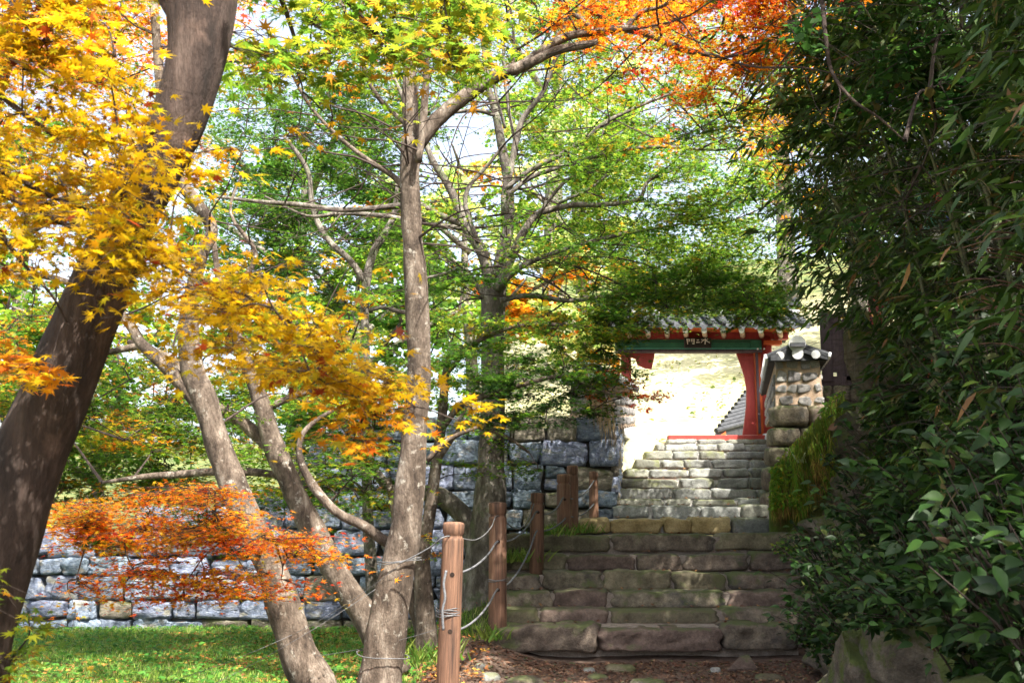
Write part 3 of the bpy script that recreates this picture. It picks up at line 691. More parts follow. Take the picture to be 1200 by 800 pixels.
def fence_plinth():
    Y = 16.5; root = bpy.data.objects['plank_fence']; a = at(958, 492, Y); b = at(1034, 452, Y)
    m = MB(); m.box(a[0], b[0], Y - .02, Y + .16, b[2] + .002, b[2] + .16); m.build("sill_beam", M['dark_wood'], root)
    x = a[0]; k = 0
    while x < b[0]:
        w_ = random.uniform(.24, .4)
        for j in (0, 1): link("plinth_stone", stone_mesh("plinth_stone", w_ * .98, (b[2] - a[2]) / 2, .3, 950 + k + j, M['stair_stone'], (5, 3, 4), 8, .12, 0, .5, .15), root, (x + w_ / 2 - root.location.x, Y + .1 - root.location.y, a[2] + (b[2] - a[2]) * (.25 + .5 * j) - root.location.z))
        x += w_; k += 2
fence_plinth()

# painted pavilion behind the bamboo
def pavilion():
    Y0 = 14.2; a = at(1062, 240, Y0)
    x0 = a[0]; x1 = x0 + 4.2; z0 = at(1035, 400, Y0)[2]; zt = at(1035, 215, Y0)[2]
    root = empty("painted_pavilion", (x0, Y0, z0), "temple pavilion with green, teal and red painted eaves hidden behind the bamboo", "pavilion")
    for x in (x0 + .3, x0 + 2.2, x1 - .3):
        for y in (Y0 + .5, Y0 + 2.2):
            c = MB(); c.lathe(x, y, [(.15, z0 - .6), (.14, zt - .3)], 14); c.build("column", M['red'], root, smooth=True)
    c = MB(); c.box(x0 + .3, x1 - .3, Y0 + .56, Y0 + .62, z0, zt - .5); c.build("plaster_panel", M['tile_white'], root)
    c = MB(); c.box(x0, x1, Y0 + .38, Y0 + .62, zt - .55, zt - .25, .015); c.build("painted_beam", M['green'], root)
    for k in range(14):
        xx = x0 + .15 + k * .29
        c = MB(); c.box(xx, xx + .15, Y0 + .36, Y0 + .40, zt - .50, zt - .30, .01); c.build("painted_panel", M[('red_bright', 'teal', 'blue')[k % 3]], root)
        c = MB(); c.prism([(xx, zt - .24), (xx + .16, zt - .24), (xx + .22, zt - .02), (xx - .06, zt - .02)], Y0 + .2, Y0 + .5); c.build("bracket_block", M[('teal', 'red_bright')[k % 2]], root)
        c = MB(); c.tube([(xx + .08, Y0 - .7, zt + .06), (xx + .08, Y0 + .6, zt + .3)], .065, 10); c.build("rafter", M['teal'], root)
        c = MB(); c.tube([(xx + .08, Y0 - .72, zt + .055), (xx + .08, Y0 - .69, zt + .06)], .068, 10); c.build("rafter_end", M['red_bright'], root)
    for k in range(5):
        c = MB(); x = x0 + .1 + k * .95
        c.prism([(x, zt - .9), (x + .06, zt - .9), (x + .38, zt - .62), (x + .38, zt - .55), (x, zt - .55)], Y0 + .34, Y0 + .40); c.build("bracket_wing", M[('teal', 'green')[k % 2]], root)
    r = MB(); r.add([(x0 - .6, Y0 - .8, zt + .22), (x1 + .6, Y0 - .8, zt + .22), (x1 - .8, Y0 + 1.2, zt + 1.2), (x0 + .8, Y0 + 1.2, zt + 1.2), (x0 - .6, Y0 + 2.9, zt + .22), (x1 + .6, Y0 + 2.9, zt + .22),
                     (x0 - .6, Y0 - .8, zt + .12), (x1 + .6, Y0 - .8, zt + .12)], [(0, 1, 2, 3), (3, 2, 5, 4), (0, 3, 4), (1, 5, 2), (6, 7, 1, 0)])
    r.build("roof", M['tile'], root)
    x = x0 - .5
    while x < x1 + .5:
        t = MB(); xt = min(max(x, x0 + .8), x1 - .8); t.tube([(x, Y0 - .82, zt + .24), (xt, Y0 + 1.2, zt + 1.23)], .06, 8); t.build("cover_tile", M['tile'], root); x += .3
pavilion()

# ------------------------------------------------------------------ posts and ropes
def post(px, ytop, ybot, wpx, Y, label, holes=(), groove=14, tilt=0.0):
    a = at(px, ybot, Y); b = at(px, ytop, Y); r = wpx * Y / F / 2
    gz = ground_z(a[0], Y); zb = min(a[2], gz) - 0.12
    root = empty("rope_post", (a[0], Y, a[2]), label, "post", "round wooden posts of the rope barrier")
    g = groove * Y / F; zt = b[2]
    prof = [(r * 1.03, zb), (r * 1.02, a[2] + .1), (r, zt - g - .035), (r * .985, zt - g - .02), (r * .86, zt - g - .008), (r * .86, zt - g + .008), (r * .985, zt - g + .02),
            (r, zt - .02), (r * .93, zt - .006), (r * .6, zt), (r * .05, zt + .001)]
    c = MB(); c.lathe(a[0], Y, prof, 22); o = c.build("shaft", M['post_wood'], root, smooth=True)
    for hy in holes:
        z = at(px, hy, Y)[2]
        h = MB(); h.tube([(a[0] + r * .1, Y - r * 1.03, z), (a[0] + r * .1, Y - r * .8, z)], .017, 10); h.build("rope_hole", M['hole'], root)
    root.rotation_euler = (0, tilt, 0)
    return root, a, r
post(524, 611, 812, 25, 7.35, "nearest round wooden post, bound with wire, at the left of the path by the trunk", (672, 738), 16, 0.03)
post(583, 588, 744, 20.5, 10.1, "tall reddish post just left of the lowest stone step", (634, 690), 15)
post(629, 577, 645, 16, 11.5, "short brown post at the left end of the top step of the lower flight", (600,), 12, .02)
post(661, 555, 624, 16, 12.6, "sunlit pale post at the left of the landing, lower of the close pair", (585,), 11)
post(671.5, 545, 624, 13, 12.9, "orange post at the left of the landing, taller of the close pair", (), 11)
post(696, 552, 600, 10.5, 13.6, "thin orange post standing against the stone wall's corner", (), 9)

def rope_obj(name, label, pts, r, mat, cat, group=None, sub=8, n=7):
    P = catmull(pts, sub); o = P[0].copy()
    V, Fc = tube_geo(P, r, n)
    m = MB(); m.add(V, Fc); ob = m.build(name, M[mat], None, smooth=True, org=Vector(o)); tag(ob, label, cat, group)
    return ob
def span(a, b, sag, n=5):
    a = np.array(a); b = np.array(b); out = []
    for i in range(n + 1):
        t = i / n; p = a * (1 - t) + b * t; p[2] -= sag * 4 * t * (1 - t); out.append(p)
    return out
q = lambda px, py, Y: at(px, py, Y)
GR = "ropes and wires of the post barrier"
up = span(q(526, 672, 7.28), q(583, 634, 10.0), .08) + span(q(585, 634, 10.1), q(629, 599, 11.4), .10)[1:] + span(q(630, 599, 11.5), q(661, 582, 12.55), .10)[1:] + span(q(662, 582, 12.6), q(696, 563, 13.5), .1)[1:]
rope_obj("barrier_rope", "upper thick grey rope sagging from the nearest wire-bound post up past the landing", up, .0095, 'rope', "rope", GR)
lo = span(q(526, 740, 7.28), q(583, 690, 10.0), .09) + span(q(585, 690, 10.1), q(629, 622, 11.4), .12)[1:] + span(q(630, 622, 11.5), q(665, 605, 12.6), .05)[1:] + span(q(666, 605, 12.7), q(696, 590, 13.5), .06)[1:]
rope_obj("barrier_rope", "lower thick grey rope passing through the posts near the ground beside the lowest step", lo, .0095, 'rope', "rope", GR)
rope_obj("barrier_rope", "thin grey cord tied round the post tops, from the central trunk to the pale post", span(q(468, 660, 7.35), q(524, 628, 7.25), .01, 3) + span(q(540, 629, 7.3), q(583, 604, 9.98), .1)[1:] + span(q(590, 604, 10.1), q(626, 590, 11.35), .2)[1:], .0055, 'wire', "rope", GR)
rope_obj("loose_rope", "short twisted rope end hanging straight down the nearest post", [q(523, 668, 7.24), q(520, 684, 7.225), q(521.5, 700, 7.22), q(518.5, 716, 7.22), q(519.5, 738, 7.225)], .0095, 'rope', "rope")
# wire windings
def winding(px, py, Y, r, turns, label, thick=.004, squash=1.0, tilt=0.0):
    c = at(px, py, Y); pts = []
    for i in range(turns * 14 + 1):
        a = i * 2 * math.pi / 14; pts.append((c[0] + math.cos(a) * r, Y + math.sin(a) * r, c[2] + .012 * i / 14 + .012 * math.sin(a * .5 + i) * .5 + tilt * math.cos(a)))
    rope_obj("wire_winding", label, np.array(pts), thick, 'wire', "wire", None, 1, 5)
winding(525.5, 722, 7.35, .0885, 5, "several turns of thin wire wound round the middle of the nearest post")
winding(583, 681, 10.1, .093, 2, "two turns of wire round the tall reddish post")
winding(468, 659, 7.6, .165, 2, "two turns of wire round the central trunk at knee height", .004, 1, .015)
winding(449, 768, 7.6, .195, 1, "single loop of wire low round the foot of the central trunk", .004, 1, -.02)
for (a, b, lb) in (((518, 735, 7.3), (352, 770, 8.0), "lower fence wire running left from the nearest post to the pale leaning trunk"),
                   ((468, 662, 7.4), (345, 742, 7.9), "upper fence wire running left from the central trunk down over the grass"),
                   ((345, 742, 7.9), (150, 812, 6.9), "fence wire crossing the sunlit grass at lower left"),
                   ((440, 690, 7.5), (240, 806, 7.2), "second fence wire slanting down across the grass")):
    rope_obj("fence_wire", lb, span(q(*a), q(*b), .03), .0018, 'wire', "wire", GR)

# ------------------------------------------------------------------ loose stones on the path
for (px, py, wpx, hpx, Y, mk, lb, rz) in (
    (870, 772, 34, 13, 9.5, P_, "flat pinkish three-cornered stone lying in front of the lowest step at right", .3),
    (727, 762, 34, 8, 9.6, G, "low greenish stone tucked under the middle of the lowest step", 0),
    (614, 789, 46, 12, 8.75, S, "flat grey stone half sunk in the path at the bottom edge, left of centre", .1),
    (575, 771, 22, 8, 9.0, Gy, "small pale stone among dry leaves beside the tall reddish post", .2),
    (563, 765, 12, 7, 9.3, Gy, "smallest pale stone beside the tall post's foot", .4),
    (760, 790, 40, 9, 8.8, S, "flat stone sunk in the path below the middle of the steps", -.1),
    (700, 785, 26, 7, 9.0, S, "low stone on the path below the left part of the steps", -.2),
    (838, 771, 12, 6, 9.5, Gy, "pebble left of the three-cornered stone", .2),
    (690, 768, 14, 6, 9.5, Gy, "pebble under the first joint of the lowest step", .2),
    (902, 783, 34, 8, 9.1, G, "low stone on the path at the foot of the shrubs", .2)):
    p = at(px, py, Y); wm = wpx * Y / F; hm = hpx * Y / F
    if px == 870:
        m = MB(); x, y, z = p; z = ground_z(x, y) - .01
        top_ = [(x - wm / 2, y, z + .03), (x + wm / 2, y + .03, z + .035), (x + wm * .38, y + .2, z + .13), (x + wm * .1, y + .2, z + .12)]
        m.add([(a[0], a[1], z - .05) for a in top_] + top_, [(3, 2, 1, 0), (4, 5, 6, 7), (0, 1, 5, 4), (1, 2, 6, 5), (2, 3, 7, 6), (3, 0, 4, 7)])
        o = m.build("loose_stone", M[mk], None, org=Vector((x, y, z))); tag(o, lb, "stone")
    else:
        me = stone_mesh("loose_stone", wm, max(.06, hm * 1.4), wm * .7, 900 + px, M[mk], (5, 4, 3), 3.2, .2)
        o = link("loose_stone", me, None, (p[0], p[1], ground_z(p[0], p[1]) + .008), (0, 0, rz)); tag(o, lb, "stone")

# ------------------------------------------------------------------ foliage
def to_px(P):
    c, s_ = math.cos(PITCH), math.sin(PITCH); d = P - np.array([0, 0, EYE])
    fw = d[:, 1] * c + d[:, 2] * s_; u = -d[:, 1] * s_ + d[:, 2] * c
    fw = np.where(fw > .1, fw, .1)
    return 600 + F * d[:, 0] / fw, 400 - F * u / fw
def keep_right(P):
    """the grove is open towards the gate and the pillar"""
    x, y = to_px(P); k = np.ones(len(P), bool)
    k &= ~((x < 1015) & (y > 385 + RNG.normal(0, 10, len(P))))
    k &= ~((x < 850 + .10 * y + RNG.normal(0, 18, len(P))) & (y < 200))
    k &= ~((x < 880 + RNG.normal(0, 22, len(P))) & (y >= 200))
    k &= ~((x < 1040) & (y > 170) & (RNG.random(len(P)) < .35))
    for (cx, cy, rx, ry, pr_) in ((1068, 190, 55, 100, .62), (1150, 220, 62, 80, .45), (1160, 330, 40, 60, .3)):
        k &= ~((((x - cx) / rx) ** 2 + ((y - cy) / ry) ** 2 < 1) & (RNG.random(len(P)) < pr_))
    g = np.array([noise.noise(Vector(p * 1.1)) for p in P]) if len(P) else np.zeros(0)
    k &= ~(g > .12)
    return k
def leaf_maple(lobes, notch, fold=0.0, droop=0.12):
    """fan: centre, tips and notches; y is the leaf's axis"""
    out = [(0, -0.12, 0)]
    n = len(lobes)
    for i, (a, r) in enumerate(lobes):
        out.append((math.sin(a) * r, math.cos(a) * r, -droop * r * r))
        if i < n - 1:
            b = (a + lobes[i + 1][0]) / 2; rr = notch * (r + lobes[i + 1][1]) / 2
            out.append((math.sin(b) * rr, math.cos(b) * rr, 0.02))
    V = [(0, 0.05, 0.03)] + out; m = len(V)
    Fc = [(0, i + 1 if i + 1 < m else 1, i) for i in range(1, m)]
    return np.array(V), np.array(Fc)
R_ = math.radians
LEAF7 = leaf_maple([(R_(-128), .42), (R_(-80), .72), (R_(-38), .93), (0, 1.05), (R_(38), .93), (R_(80), .72), (R_(128), .42)], 0.38)
def leaf_star5():
    V = []; Fc = []
    for a, r in ((R_(-105), .6), (R_(-50), .9), (0, 1.05), (R_(50), .9), (R_(105), .6)):
        o = len(V); d = R_(90)
        V += [(math.sin(a - d) * .16, math.cos(a - d) * .16, 0), (math.sin(a + d) * .16, math.cos(a + d) * .16, 0), (math.sin(a) * r, math.cos(a) * r, -.12 * r)]
        Fc.append((o, o + 1, o + 2))
    return np.array(V), np.array(Fc)
LEAF5 = leaf_star5()
LEAF_FAR = (np.array([(-.5, 0, 0), (.0, -.45, .0), (.55, .1, -.08), (.1, .6, -.05), (-.45, .5, .05)]), np.array([(0, 1, 2), (0, 2, 3), (0, 3, 4)]))
LANCE = (np.array([(0, 0, 0), (.09, .3, .02), (-.09, .3, .02), (.07, .65, -.04), (-.07, .65, -.04), (0, 1, -.16)]), np.array([(0, 1, 2), (1, 3, 2), (2, 3, 4), (3, 5, 4)]))
def ovate():
    rows = [(0, 0, 0), (.12, .17, .04), (.25, .27, .05), (.42, .28, .04), (.6, .22, .0), (.78, .12, -.06), (.92, .04, -.13)]
    V = []; Fc = []
    for t, w_, z in rows: V += [(-w_, t, z), (0, t, z - w_ * .3), (w_, t, z)]
    V.append((0, 1.04, -.19)); n = len(rows)
    for i in range(n - 1):
        a = 3 * i; Fc += [(a, a + 1, a + 4), (a, a + 4, a + 3), (a + 1, a + 2, a + 5), (a + 1, a + 5, a + 4)]
    a = 3 * (n - 1); Fc += [(a, a + 1, a + 3), (a + 1, a + 2, a + 3)]
    return np.array(V), np.array(Fc)
OVATE = ovate()
OVATE_LOW = (np.array([(0, 0, 0), (.26, .25, .06), (-.26, .25, .06), (.2, .6, .04), (-.2, .6, .04), (0, 1, -.16)]), np.array([(0, 1, 2), (1, 3, 2), (2, 3, 4), (3, 5, 4)]))

def norm(a): return a / (np.linalg.norm(a, axis=1)[:, None] + 1e-9)
def leaves_mesh(name, P, N, H, S, col, tmpl, mat, org, parent, kind='stuff'):
    TV, TF = tmpl; n = len(P); m = len(TV)
    N = norm(N); Y = norm(H - N * (H * N).sum(1)[:, None]); X = np.cross(Y, N)
    V = P[:, None, :] + S[:, None, None] * (X[:, None, :] * TV[None, :, 0:1] + Y[:, None, :] * TV[None, :, 1:2] + N[:, None, :] * TV[None, :, 2:3])
    V = V.reshape(-1, 3) - np.asarray(org)
    loops = (TF.ravel()[None, :] + (np.arange(n) * m)[:, None]).ravel()
    me = np_mesh(name, V, loops, np.arange(0, len(loops), 3), mat, np.repeat(col, m, axis=0))
    return link(name, me, parent, kind=kind) if parent is not None else link(name, me, None, tuple(org), kind=kind)

PAL = {
    'green': [((.035, .09, .010), 3), ((.06, .145, .014), 4), ((.10, .19, .02), 2), ((.18, .22, .02), .5)],
    'deep':  [((.016, .045, .010), 3), ((.026, .07, .013), 4), ((.05, .115, .02), 1)],
    'lime':  [((.09, .19, .018), 3), ((.16, .26, .022), 3), ((.28, .31, .03), 1.2), ((.4, .27, .02), .3)],
    'olive': [((.09, .16, .015), 3), ((.19, .22, .015), 3), ((.32, .25, .015), 2), ((.4, .17, .02), .8)],
    'yellow': [((.30, .172, .004), 5), ((.35, .222, .005), 5), ((.21, .18, .006), 2), ((.30, .14, .004), .7), ((.15, .025, .006), .45)],
    'gold':  [((.46, .29, .012), 3), ((.48, .20, .010), 4), ((.44, .11, .01), 2), ((.26, .25, .02), 1)],
    'orange': [((.46, .13, .008), 4), ((.50, .20, .010), 4), ((.38, .065, .008), 2), ((.44, .27, .012), 2)],
    'redorange': [((.46, .085, .008), 4), ((.52, .16, .010), 3), ((.36, .03, .01), 2.5)],
    'red':   [((.5, .035, .015), 4), ((.55, .09, .02), 2)],
    'pale':  [((.30, .40, .12), 3), ((.45, .5, .2), 2), ((.6, .5, .2), 1)],
    'bamboo': [((.022, .05, .007), 4), ((.045, .092, .012), 4), ((.09, .145, .02), 1.8), ((.12, .10, .03), .5), ((.2, .1, .03), .2)],
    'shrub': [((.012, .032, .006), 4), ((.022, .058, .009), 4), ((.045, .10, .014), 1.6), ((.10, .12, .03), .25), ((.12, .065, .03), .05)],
}
def pick(pal, n):
    cs = np.array([c for c, _ in PAL[pal]]); ws = np.array([w_ for _, w_ in PAL[pal]], float); ws /= ws.sum()
    i = RNG.choice(len(cs), n, p=ws); c = cs[i] * RNG.uniform(.75, 1.25, (n, 1)) * RNG.uniform(.92, 1.08, (n, 3))
    return np.clip(c, .004, .75)

class Tree:
    def __init__(s, name, label, base, bark, cat="tree", group=None):
        s.root = empty(name, tuple(base), label, cat, group); s.org = np.array(base, float); s.bark = bark
        s.nodes = []; s.tw = MB(); s.L = []; s.first = True; s.prune = False
    def limb(s, pts, Y=None, name=None, n=10, sub=4, jit=.10, nodes=True):
        """pts: (px, py, width_px[, Y])"""
        P = []; R = []
        for p in pts:
            y = p[3] if len(p) > 3 else Y
            P.append(at(p[0], p[1], y)); R.append(max(.003, p[2] * y / F / 2))
        V, Fc = tube_geo(P, R, n, jit, True, sub)
        m = MB(); m.add(V, Fc)
        m.build(name or ("trunk" if s.first else "limb"), M[s.bark], s.root, smooth=True)
        s.first = False
        if nodes:
            Q = catmull(P, 3); s.nodes += list(Q)
    def limb3(s, P, R, name=None, n=10, sub=4, jit=.1):
        V, Fc = tube_geo(P, R, n, jit, True, sub); m = MB(); m.add(V, Fc)
        m.build(name or ("trunk" if s.first else "limb"), M[s.bark], s.root, smooth=True); s.first = False
        s.nodes += list(catmull(P, 3))
    def pad(s, c, R, n, pal, size, thick=.14, droop=.12, tw=6, twr=.006, jitn=.35, attach=True, maxlen=4.5):
        c = np.array(c, float); N0 = np.array(s.nodes)
        d = np.linalg.norm(N0 - c, axis=1) + np.maximum(0, N0[:, 2] - c[2]) * .6
        r0 = N0[np.argmin(d)]; L = np.linalg.norm(c - r0)
        dirh = (c - r0); dirh[2] *= .3; dirh /= np.linalg.norm(dirh) + 1e-6
        rt = c - dirh * R * .75
        if attach and L > R * .6 and L < maxlen:
            mid = (r0 + rt) / 2 + np.array([0, 0, L * .08]) + RNG.normal(0, L * .05, 3)
            s.tw.tube([r0, mid, rt], [twr * 2.2 * (1 + L * .3), twr * 1.7, twr * 1.2], 5, smooth_n=4, cap=False)
            s.nodes += [mid, rt]
        k = max(3, tw); per = max(1, n // k); Ps = []; Hs = []
        for i in range(k):
            e = np.array([RNG.normal(0, .55), RNG.normal(0, .55), RNG.normal(0, thick)]) * R + c
            e[2] -= droop * R * np.linalg.norm((e - c)[:2]) / R
            m = (rt + e) / 2 + RNG.normal(0, R * .07, 3); m[2] += R * .06
            s.tw.tube([rt, m, e], [twr * .8, twr * .55, twr * .25], 4, smooth_n=2, cap=False)
            t = RNG.uniform(.12, 1.12, per)[:, None]
            q_ = rt * (1 - t) ** 2 + 2 * m * t * (1 - t) + e * t ** 2
            hd = (e - rt); hd /= np.linalg.norm(hd) + 1e-6
            side = np.cross(hd, [0, 0, 1.0]) * RNG.choice([-1, 1], per)[:, None]
            off = np.abs(RNG.normal(0, .17, per))[:, None] * R
            q_ = q_ + side * off + RNG.normal(0, .028 * R + .006, (per, 3)) - np.array([0, 0, 1]) * off * .15
            Ps.append(q_); Hs.append(hd + side * RNG.uniform(.2, 1.3, (per, 1)) + RNG.normal(0, .25, (per, 3)))
        P = np.vstack(Ps); H = np.vstack(Hs); m_ = len(P)
        Nn = np.array([0, 0, 1.0]) + RNG.normal(0, jitn, (m_, 3))
        H[:, 2] -= .25
        s.L.append((P, Nn, H, size * RNG.uniform(.65, 1.2, m_), pick(pal, m_)))
    def region(s, x0, x1, y0, y1, Y0, Y1, pads, R, n, pal, size, mask=None, **kw):
        """pads spread through the volume seen between these pixels and distances"""
        k = 0; tries = 0
        while k < pads and tries < pads * 30:
            tries += 1
            px = RNG.uniform(x0, x1); py = RNG.uniform(y0, y1); Y = RNG.uniform(Y0, Y1)
            if mask and not mask(px, py): continue
            p_ = pal if isinstance(pal, str) else pal[RNG.integers(len(pal))]
            s.pad(at(px, py, Y), R * RNG.uniform(.7, 1.3), n, p_, size, **kw); k += 1
    def ramify(s, n, L=(.7, 1.9), r=.011, up=.25):
        base = [q_ for q_ in s.nodes if q_[2] > 3.0]
        for i in range(n):
            a = base[RNG.integers(len(base))]; az = RNG.uniform(0, 6.283); l_ = RNG.uniform(*L)
            d = np.array([math.cos(az), math.sin(az) * .7, RNG.uniform(-.1, up * 2)]); p = [a]; c = a
            for k in range(4):
                d = d + RNG.normal(0, .22, 3); d /= np.linalg.norm(d); c = c + d * l_ / 4; p.append(c)
            rr = r * RNG.uniform(.6, 1.4)
            s.tw.tube(p, [rr, rr * .8, rr * .6, rr * .4, rr * .2], 5, smooth_n=2, cap=False); s.nodes += p[2:]
            for j in (2, 3):
                e = p[j] + (d + RNG.normal(0, .6, 3)) * l_ * .3; s.tw.tube([p[j], (p[j] + e) / 2 + RNG.normal(0, .03, 3), e], [rr * .45, rr * .3, rr * .12], 4, cap=False)
    def done(s, tmpl=LEAF5, mat='leaf', name="crown"):
        if s.tw.v: s.tw.build("twigs", M['twig'], s.root, kind='stuff')
        if s.L:
            A = [np.concatenate([l[i] for l in s.L]) for i in range(5)]
            if s.prune: kk = keep_right(A[0]); A = [a[kk] for a in A]
            leaves_mesh(name, A[0], A[1], A[2], A[3], A[4], tmpl, M[mat], s.org, s.root)
            s.L = []; s.count = len(A[0])
        return s

def ellmask(*ells):
    def f(x, y):
        return any(((x - cx) / rx) ** 2 + ((y - cy) / ry) ** 2 < 1 for cx, cy, rx, ry in ells)
    return f
def polymask(poly):
    def f(x, y):
        c = False; n = len(poly); j = n - 1
        for i in range(n):
            xi, yi = poly[i]; xj, yj = poly[j]
            if (yi > y) != (yj > y) and x < (xj - xi) * (y - yi) / (yj - yi) + xi: c = not c
            j = i
        return c
    return f

# --- A: the big dark leaning trunk at the left, near
A = Tree("maple_tree", "huge dark leaning maple trunk nearest at the left edge", at(-60, 860, 3.2) * np.array([1, 1, 0]) , 'bark_dark')
A.limb([(-95, 1050, 130), (-62, 860, 112), (-48, 780, 104), (-30, 710, 98), (-5, 630, 94), (30, 545, 84), (66, 460, 76), (93, 395, 73), (122, 325, 70), (150, 260, 66), (183, 195, 64), (212, 130, 67), (230, 70, 70), (236, 10, 80), (238, -60, 90)], 3.2, n=28, sub=6, jit=.10)
A.limb([(225, -20, 50, 3.2), (190, -110, 44, 3.3), (150, -230, 34, 3.4), (120, -360, 24, 3.6)], n=14)
A.limb([(245, -20, 56, 3.2), (290, -120, 46, 3.4), (360, -230, 34, 3.7), (430, -330, 24, 4.1)], n=14)
A.limb([(208, 30, 12, 3.3), (190, 0, 10, 3.35), (170, -40, 8, 3.4)], n=8)
A.limb([(300, -130, 18, 3.5), (340, -80, 14, 3.9), (390, -20, 9, 4.2), (440, 40, 5, 4.4)], n=7)
A.limb([(300, -130, 14, 3.5), (300, -60, 10, 3.9), (330, 0, 7, 4.2), (350, 60, 4, 4.3)], n=7)
A.region(255, 590, -110, 95, 3.7, 5.0, 80, .32, 46, ['lime', 'olive', 'olive'], .047, mask=polymask([(250, -120), (620, -120), (590, 60), (520, 118), (430, 115), (400, 75), (330, 105), (250, 95)]), twr=.0025, tw=5)
A.region(270, 330, 60, 110, 3.9, 4.4, 4, .22, 18, 'olive', .045, twr=.0025)
A.region(355, 400, 120, 190, 3.9, 4.4, 3, .16, 9, 'yellow', .045, twr=.002)
A.region(-400, 500, -700, -160, 2.6, 5.5, 34, .6, 90, ['lime', 'yellow', 'olive'], .075, tw=6)  # crown above the view, added for its shade
A.done(LEAF7)

# --- L: yellow maple whose boughs reach in from beyond the left edge
Lm = Tree("maple_tree", "yellow maple boughs reaching in from the left, in front of the dark trunk", (-3.4, 1.6, 0), 'bark_dark')
Lm.limb3([(-3.4, 1.6, -.2), (-3.35, 1.7, 1.2), (-3.2, 1.9, 2.3), (-3.0, 2.1, 3.4)], [.16, .14, .11, .06], n=12)
Lm.limb3([(-3.2, 1.9, 2.2), tuple(at(-190, 120, 2.4)), tuple(at(-60, 190, 2.6)), tuple(at(0, 225, 2.7)), tuple(at(65, 258, 2.75)), tuple(at(135, 284, 2.8)), tuple(at(190, 305, 2.85)), tuple(at(236, 327, 2.9)), tuple(at(300, 352, 2.9)), tuple(at(370, 400, 2.95)), tuple(at(420, 452, 3.0))],
         [.05, .03, .014, .010, .009, .0075, .0065, .006, .005, .003, .002], n=8)
Lm.limb3([(-3.1, 2.0, 3.0), tuple(at(-150, 20, 2.8)), tuple(at(-30, 90, 3.0)), tuple(at(50, 150, 3.1)), tuple(at(120, 190, 3.1)), tuple(at(190, 190, 3.1))], [.05, .03, .012, .008, .005, .002], n=7)
Lm.limb3([tuple(at(-60, 190, 2.6)), tuple(at(0, 200, 2.8)), tuple(at(60, 230, 2.9)), tuple(at(130, 255, 3.0)), tuple(at(200, 270, 3.0))], [.012, .009, .007, .005, .002], n=7)
Lm.limb3([tuple(at(-60, 190, 2.6)), tuple(at(20, 300, 2.8)), tuple(at(60, 345, 2.8)), tuple(at(80, 380, 2.9))], [.008, .006, .004, .002], n=6)
ypoly = polymask([(-80, 60), (60, 50), (130, 100), (170, 170), (215, 190), (170, 255), (240, 280), (330, 330), (395, 355), (440, 415), (455, 465), (380, 470), (300, 445), (240, 425), (190, 370), (150, 330), (95, 290), (30, 280), (-20, 310), (-80, 320)])
Lm.region(-80, 455, 20, 480, 2.5, 3.4, 150, .22, 40, 'yellow', .031, mask=ypoly, twr=.0016, tw=5, jitn=.5, thick=.22)
Lm.region(200, 440, 330, 470, 2.7, 3.1, 12, .16, 34, 'yellow', .034, mask=polymask([(200, 320), (390, 350), (450, 430), (450, 475), (330, 455), (230, 400)]), twr=.0016, tw=5, jitn=.5)
Lm.region(375, 470, 455, 530, 2.9, 3.2, 10, .15, 24, 'gold', .034, twr=.0015, tw=4)
Lm.region(455, 590, 450, 500, 3.1, 3.3, 9, .12, 11, 'yellow', .034, twr=.0015, tw=3)
Lm.region(-80, 60, 380, 470, 2.7, 3.1, 10, .15, 26, 'gold', .036, mask=polymask([(-80, 330), (30, 350), (40, 440), (-80, 470)]), twr=.0016)
Lm.region(180, 290, 160, 215, 2.9, 3.2, 5, .14, 16, 'yellow', .036, twr=.0016, tw=4)
Lm.region(-100, 150, -60, 80, 2.6, 3.6, 46, .22, 30, ['yellow', 'yellow', 'gold'], .038, twr=.0016)
Lm.region(-30, 60, 640, 790, 3.0, 3.6, 8, .16, 24, 'olive', .034, twr=.0016)
Lm.done(LEAF7)

# --- B: pale trunk leaning left
B = Tree("maple_tree", "pale-barked leaning maple trunk with orange spray, rising from the sunlit grass", at(365, 800, 8.0), 'bark_pale')
B.limb([(385, 850, 52), (368, 800, 48), (350, 765, 42), (335, 720, 38), (318, 665, 35), (292, 612, 33), (270, 560, 31), (255, 520, 29), (241, 472, 28), (226, 435, 28), (221, 395, 24), (224, 350, 18), (236, 300, 15), (248, 268, 15), (228, 235, 16), (205, 200, 14), (190, 120, 12), (180, 0, 10)], 8.0, n=20, sub=5, jit=.13)
B.limb([(246, 492, 15), (215, 452, 17), (190, 425, 16), (165, 402, 14), (152, 380, 12), (120, 350, 9), (60, 325, 7), (0, 322, 5)], 8.0)
B.limb([(165, 405, 10), (140, 410, 8), (100, 420, 6), (40, 450, 4)], 8.2, n=7)
B.limb([(308, 650, 9, 8), (290, 640, 6, 7.6), (240, 625, 6, 7.0), (170, 620, 4, 6.8), (100, 640, 3, 6.6)], n=7)
B.limb([(225, 380, 9, 8), (262, 350, 7, 8.2), (300, 300, 6, 8.5), (270, 250, 4, 8.6), (285, 200, 3, 8.6)], n=7)
B.ramify(30, (.5, 1.3), .008)
opoly = polymask([(55, 600), (90, 568), (200, 562), (260, 570), (300, 600), (400, 610), (410, 640), (370, 680), (330, 700), (235, 700), (150, 715), (110, 712), (60, 700), (140, 650), (50, 625)])
B.region(50, 300, 562, 640, 6.3, 7.4, 60, .32, 95, ['orange', 'gold', 'orange'], .034, mask=opoly, twr=.003, thick=.08)
B.region(80, 410, 610, 720, 6.3, 7.4, 62, .32, 95, ['redorange', 'orange', 'redorange', 'gold'], .034, mask=opoly, twr=.003, thick=.08)
B.region(60, 250, 590, 650, 6.6, 7.2, 10, .25, 60, 'green', .032, mask=opoly, twr=.003, thick=.08)
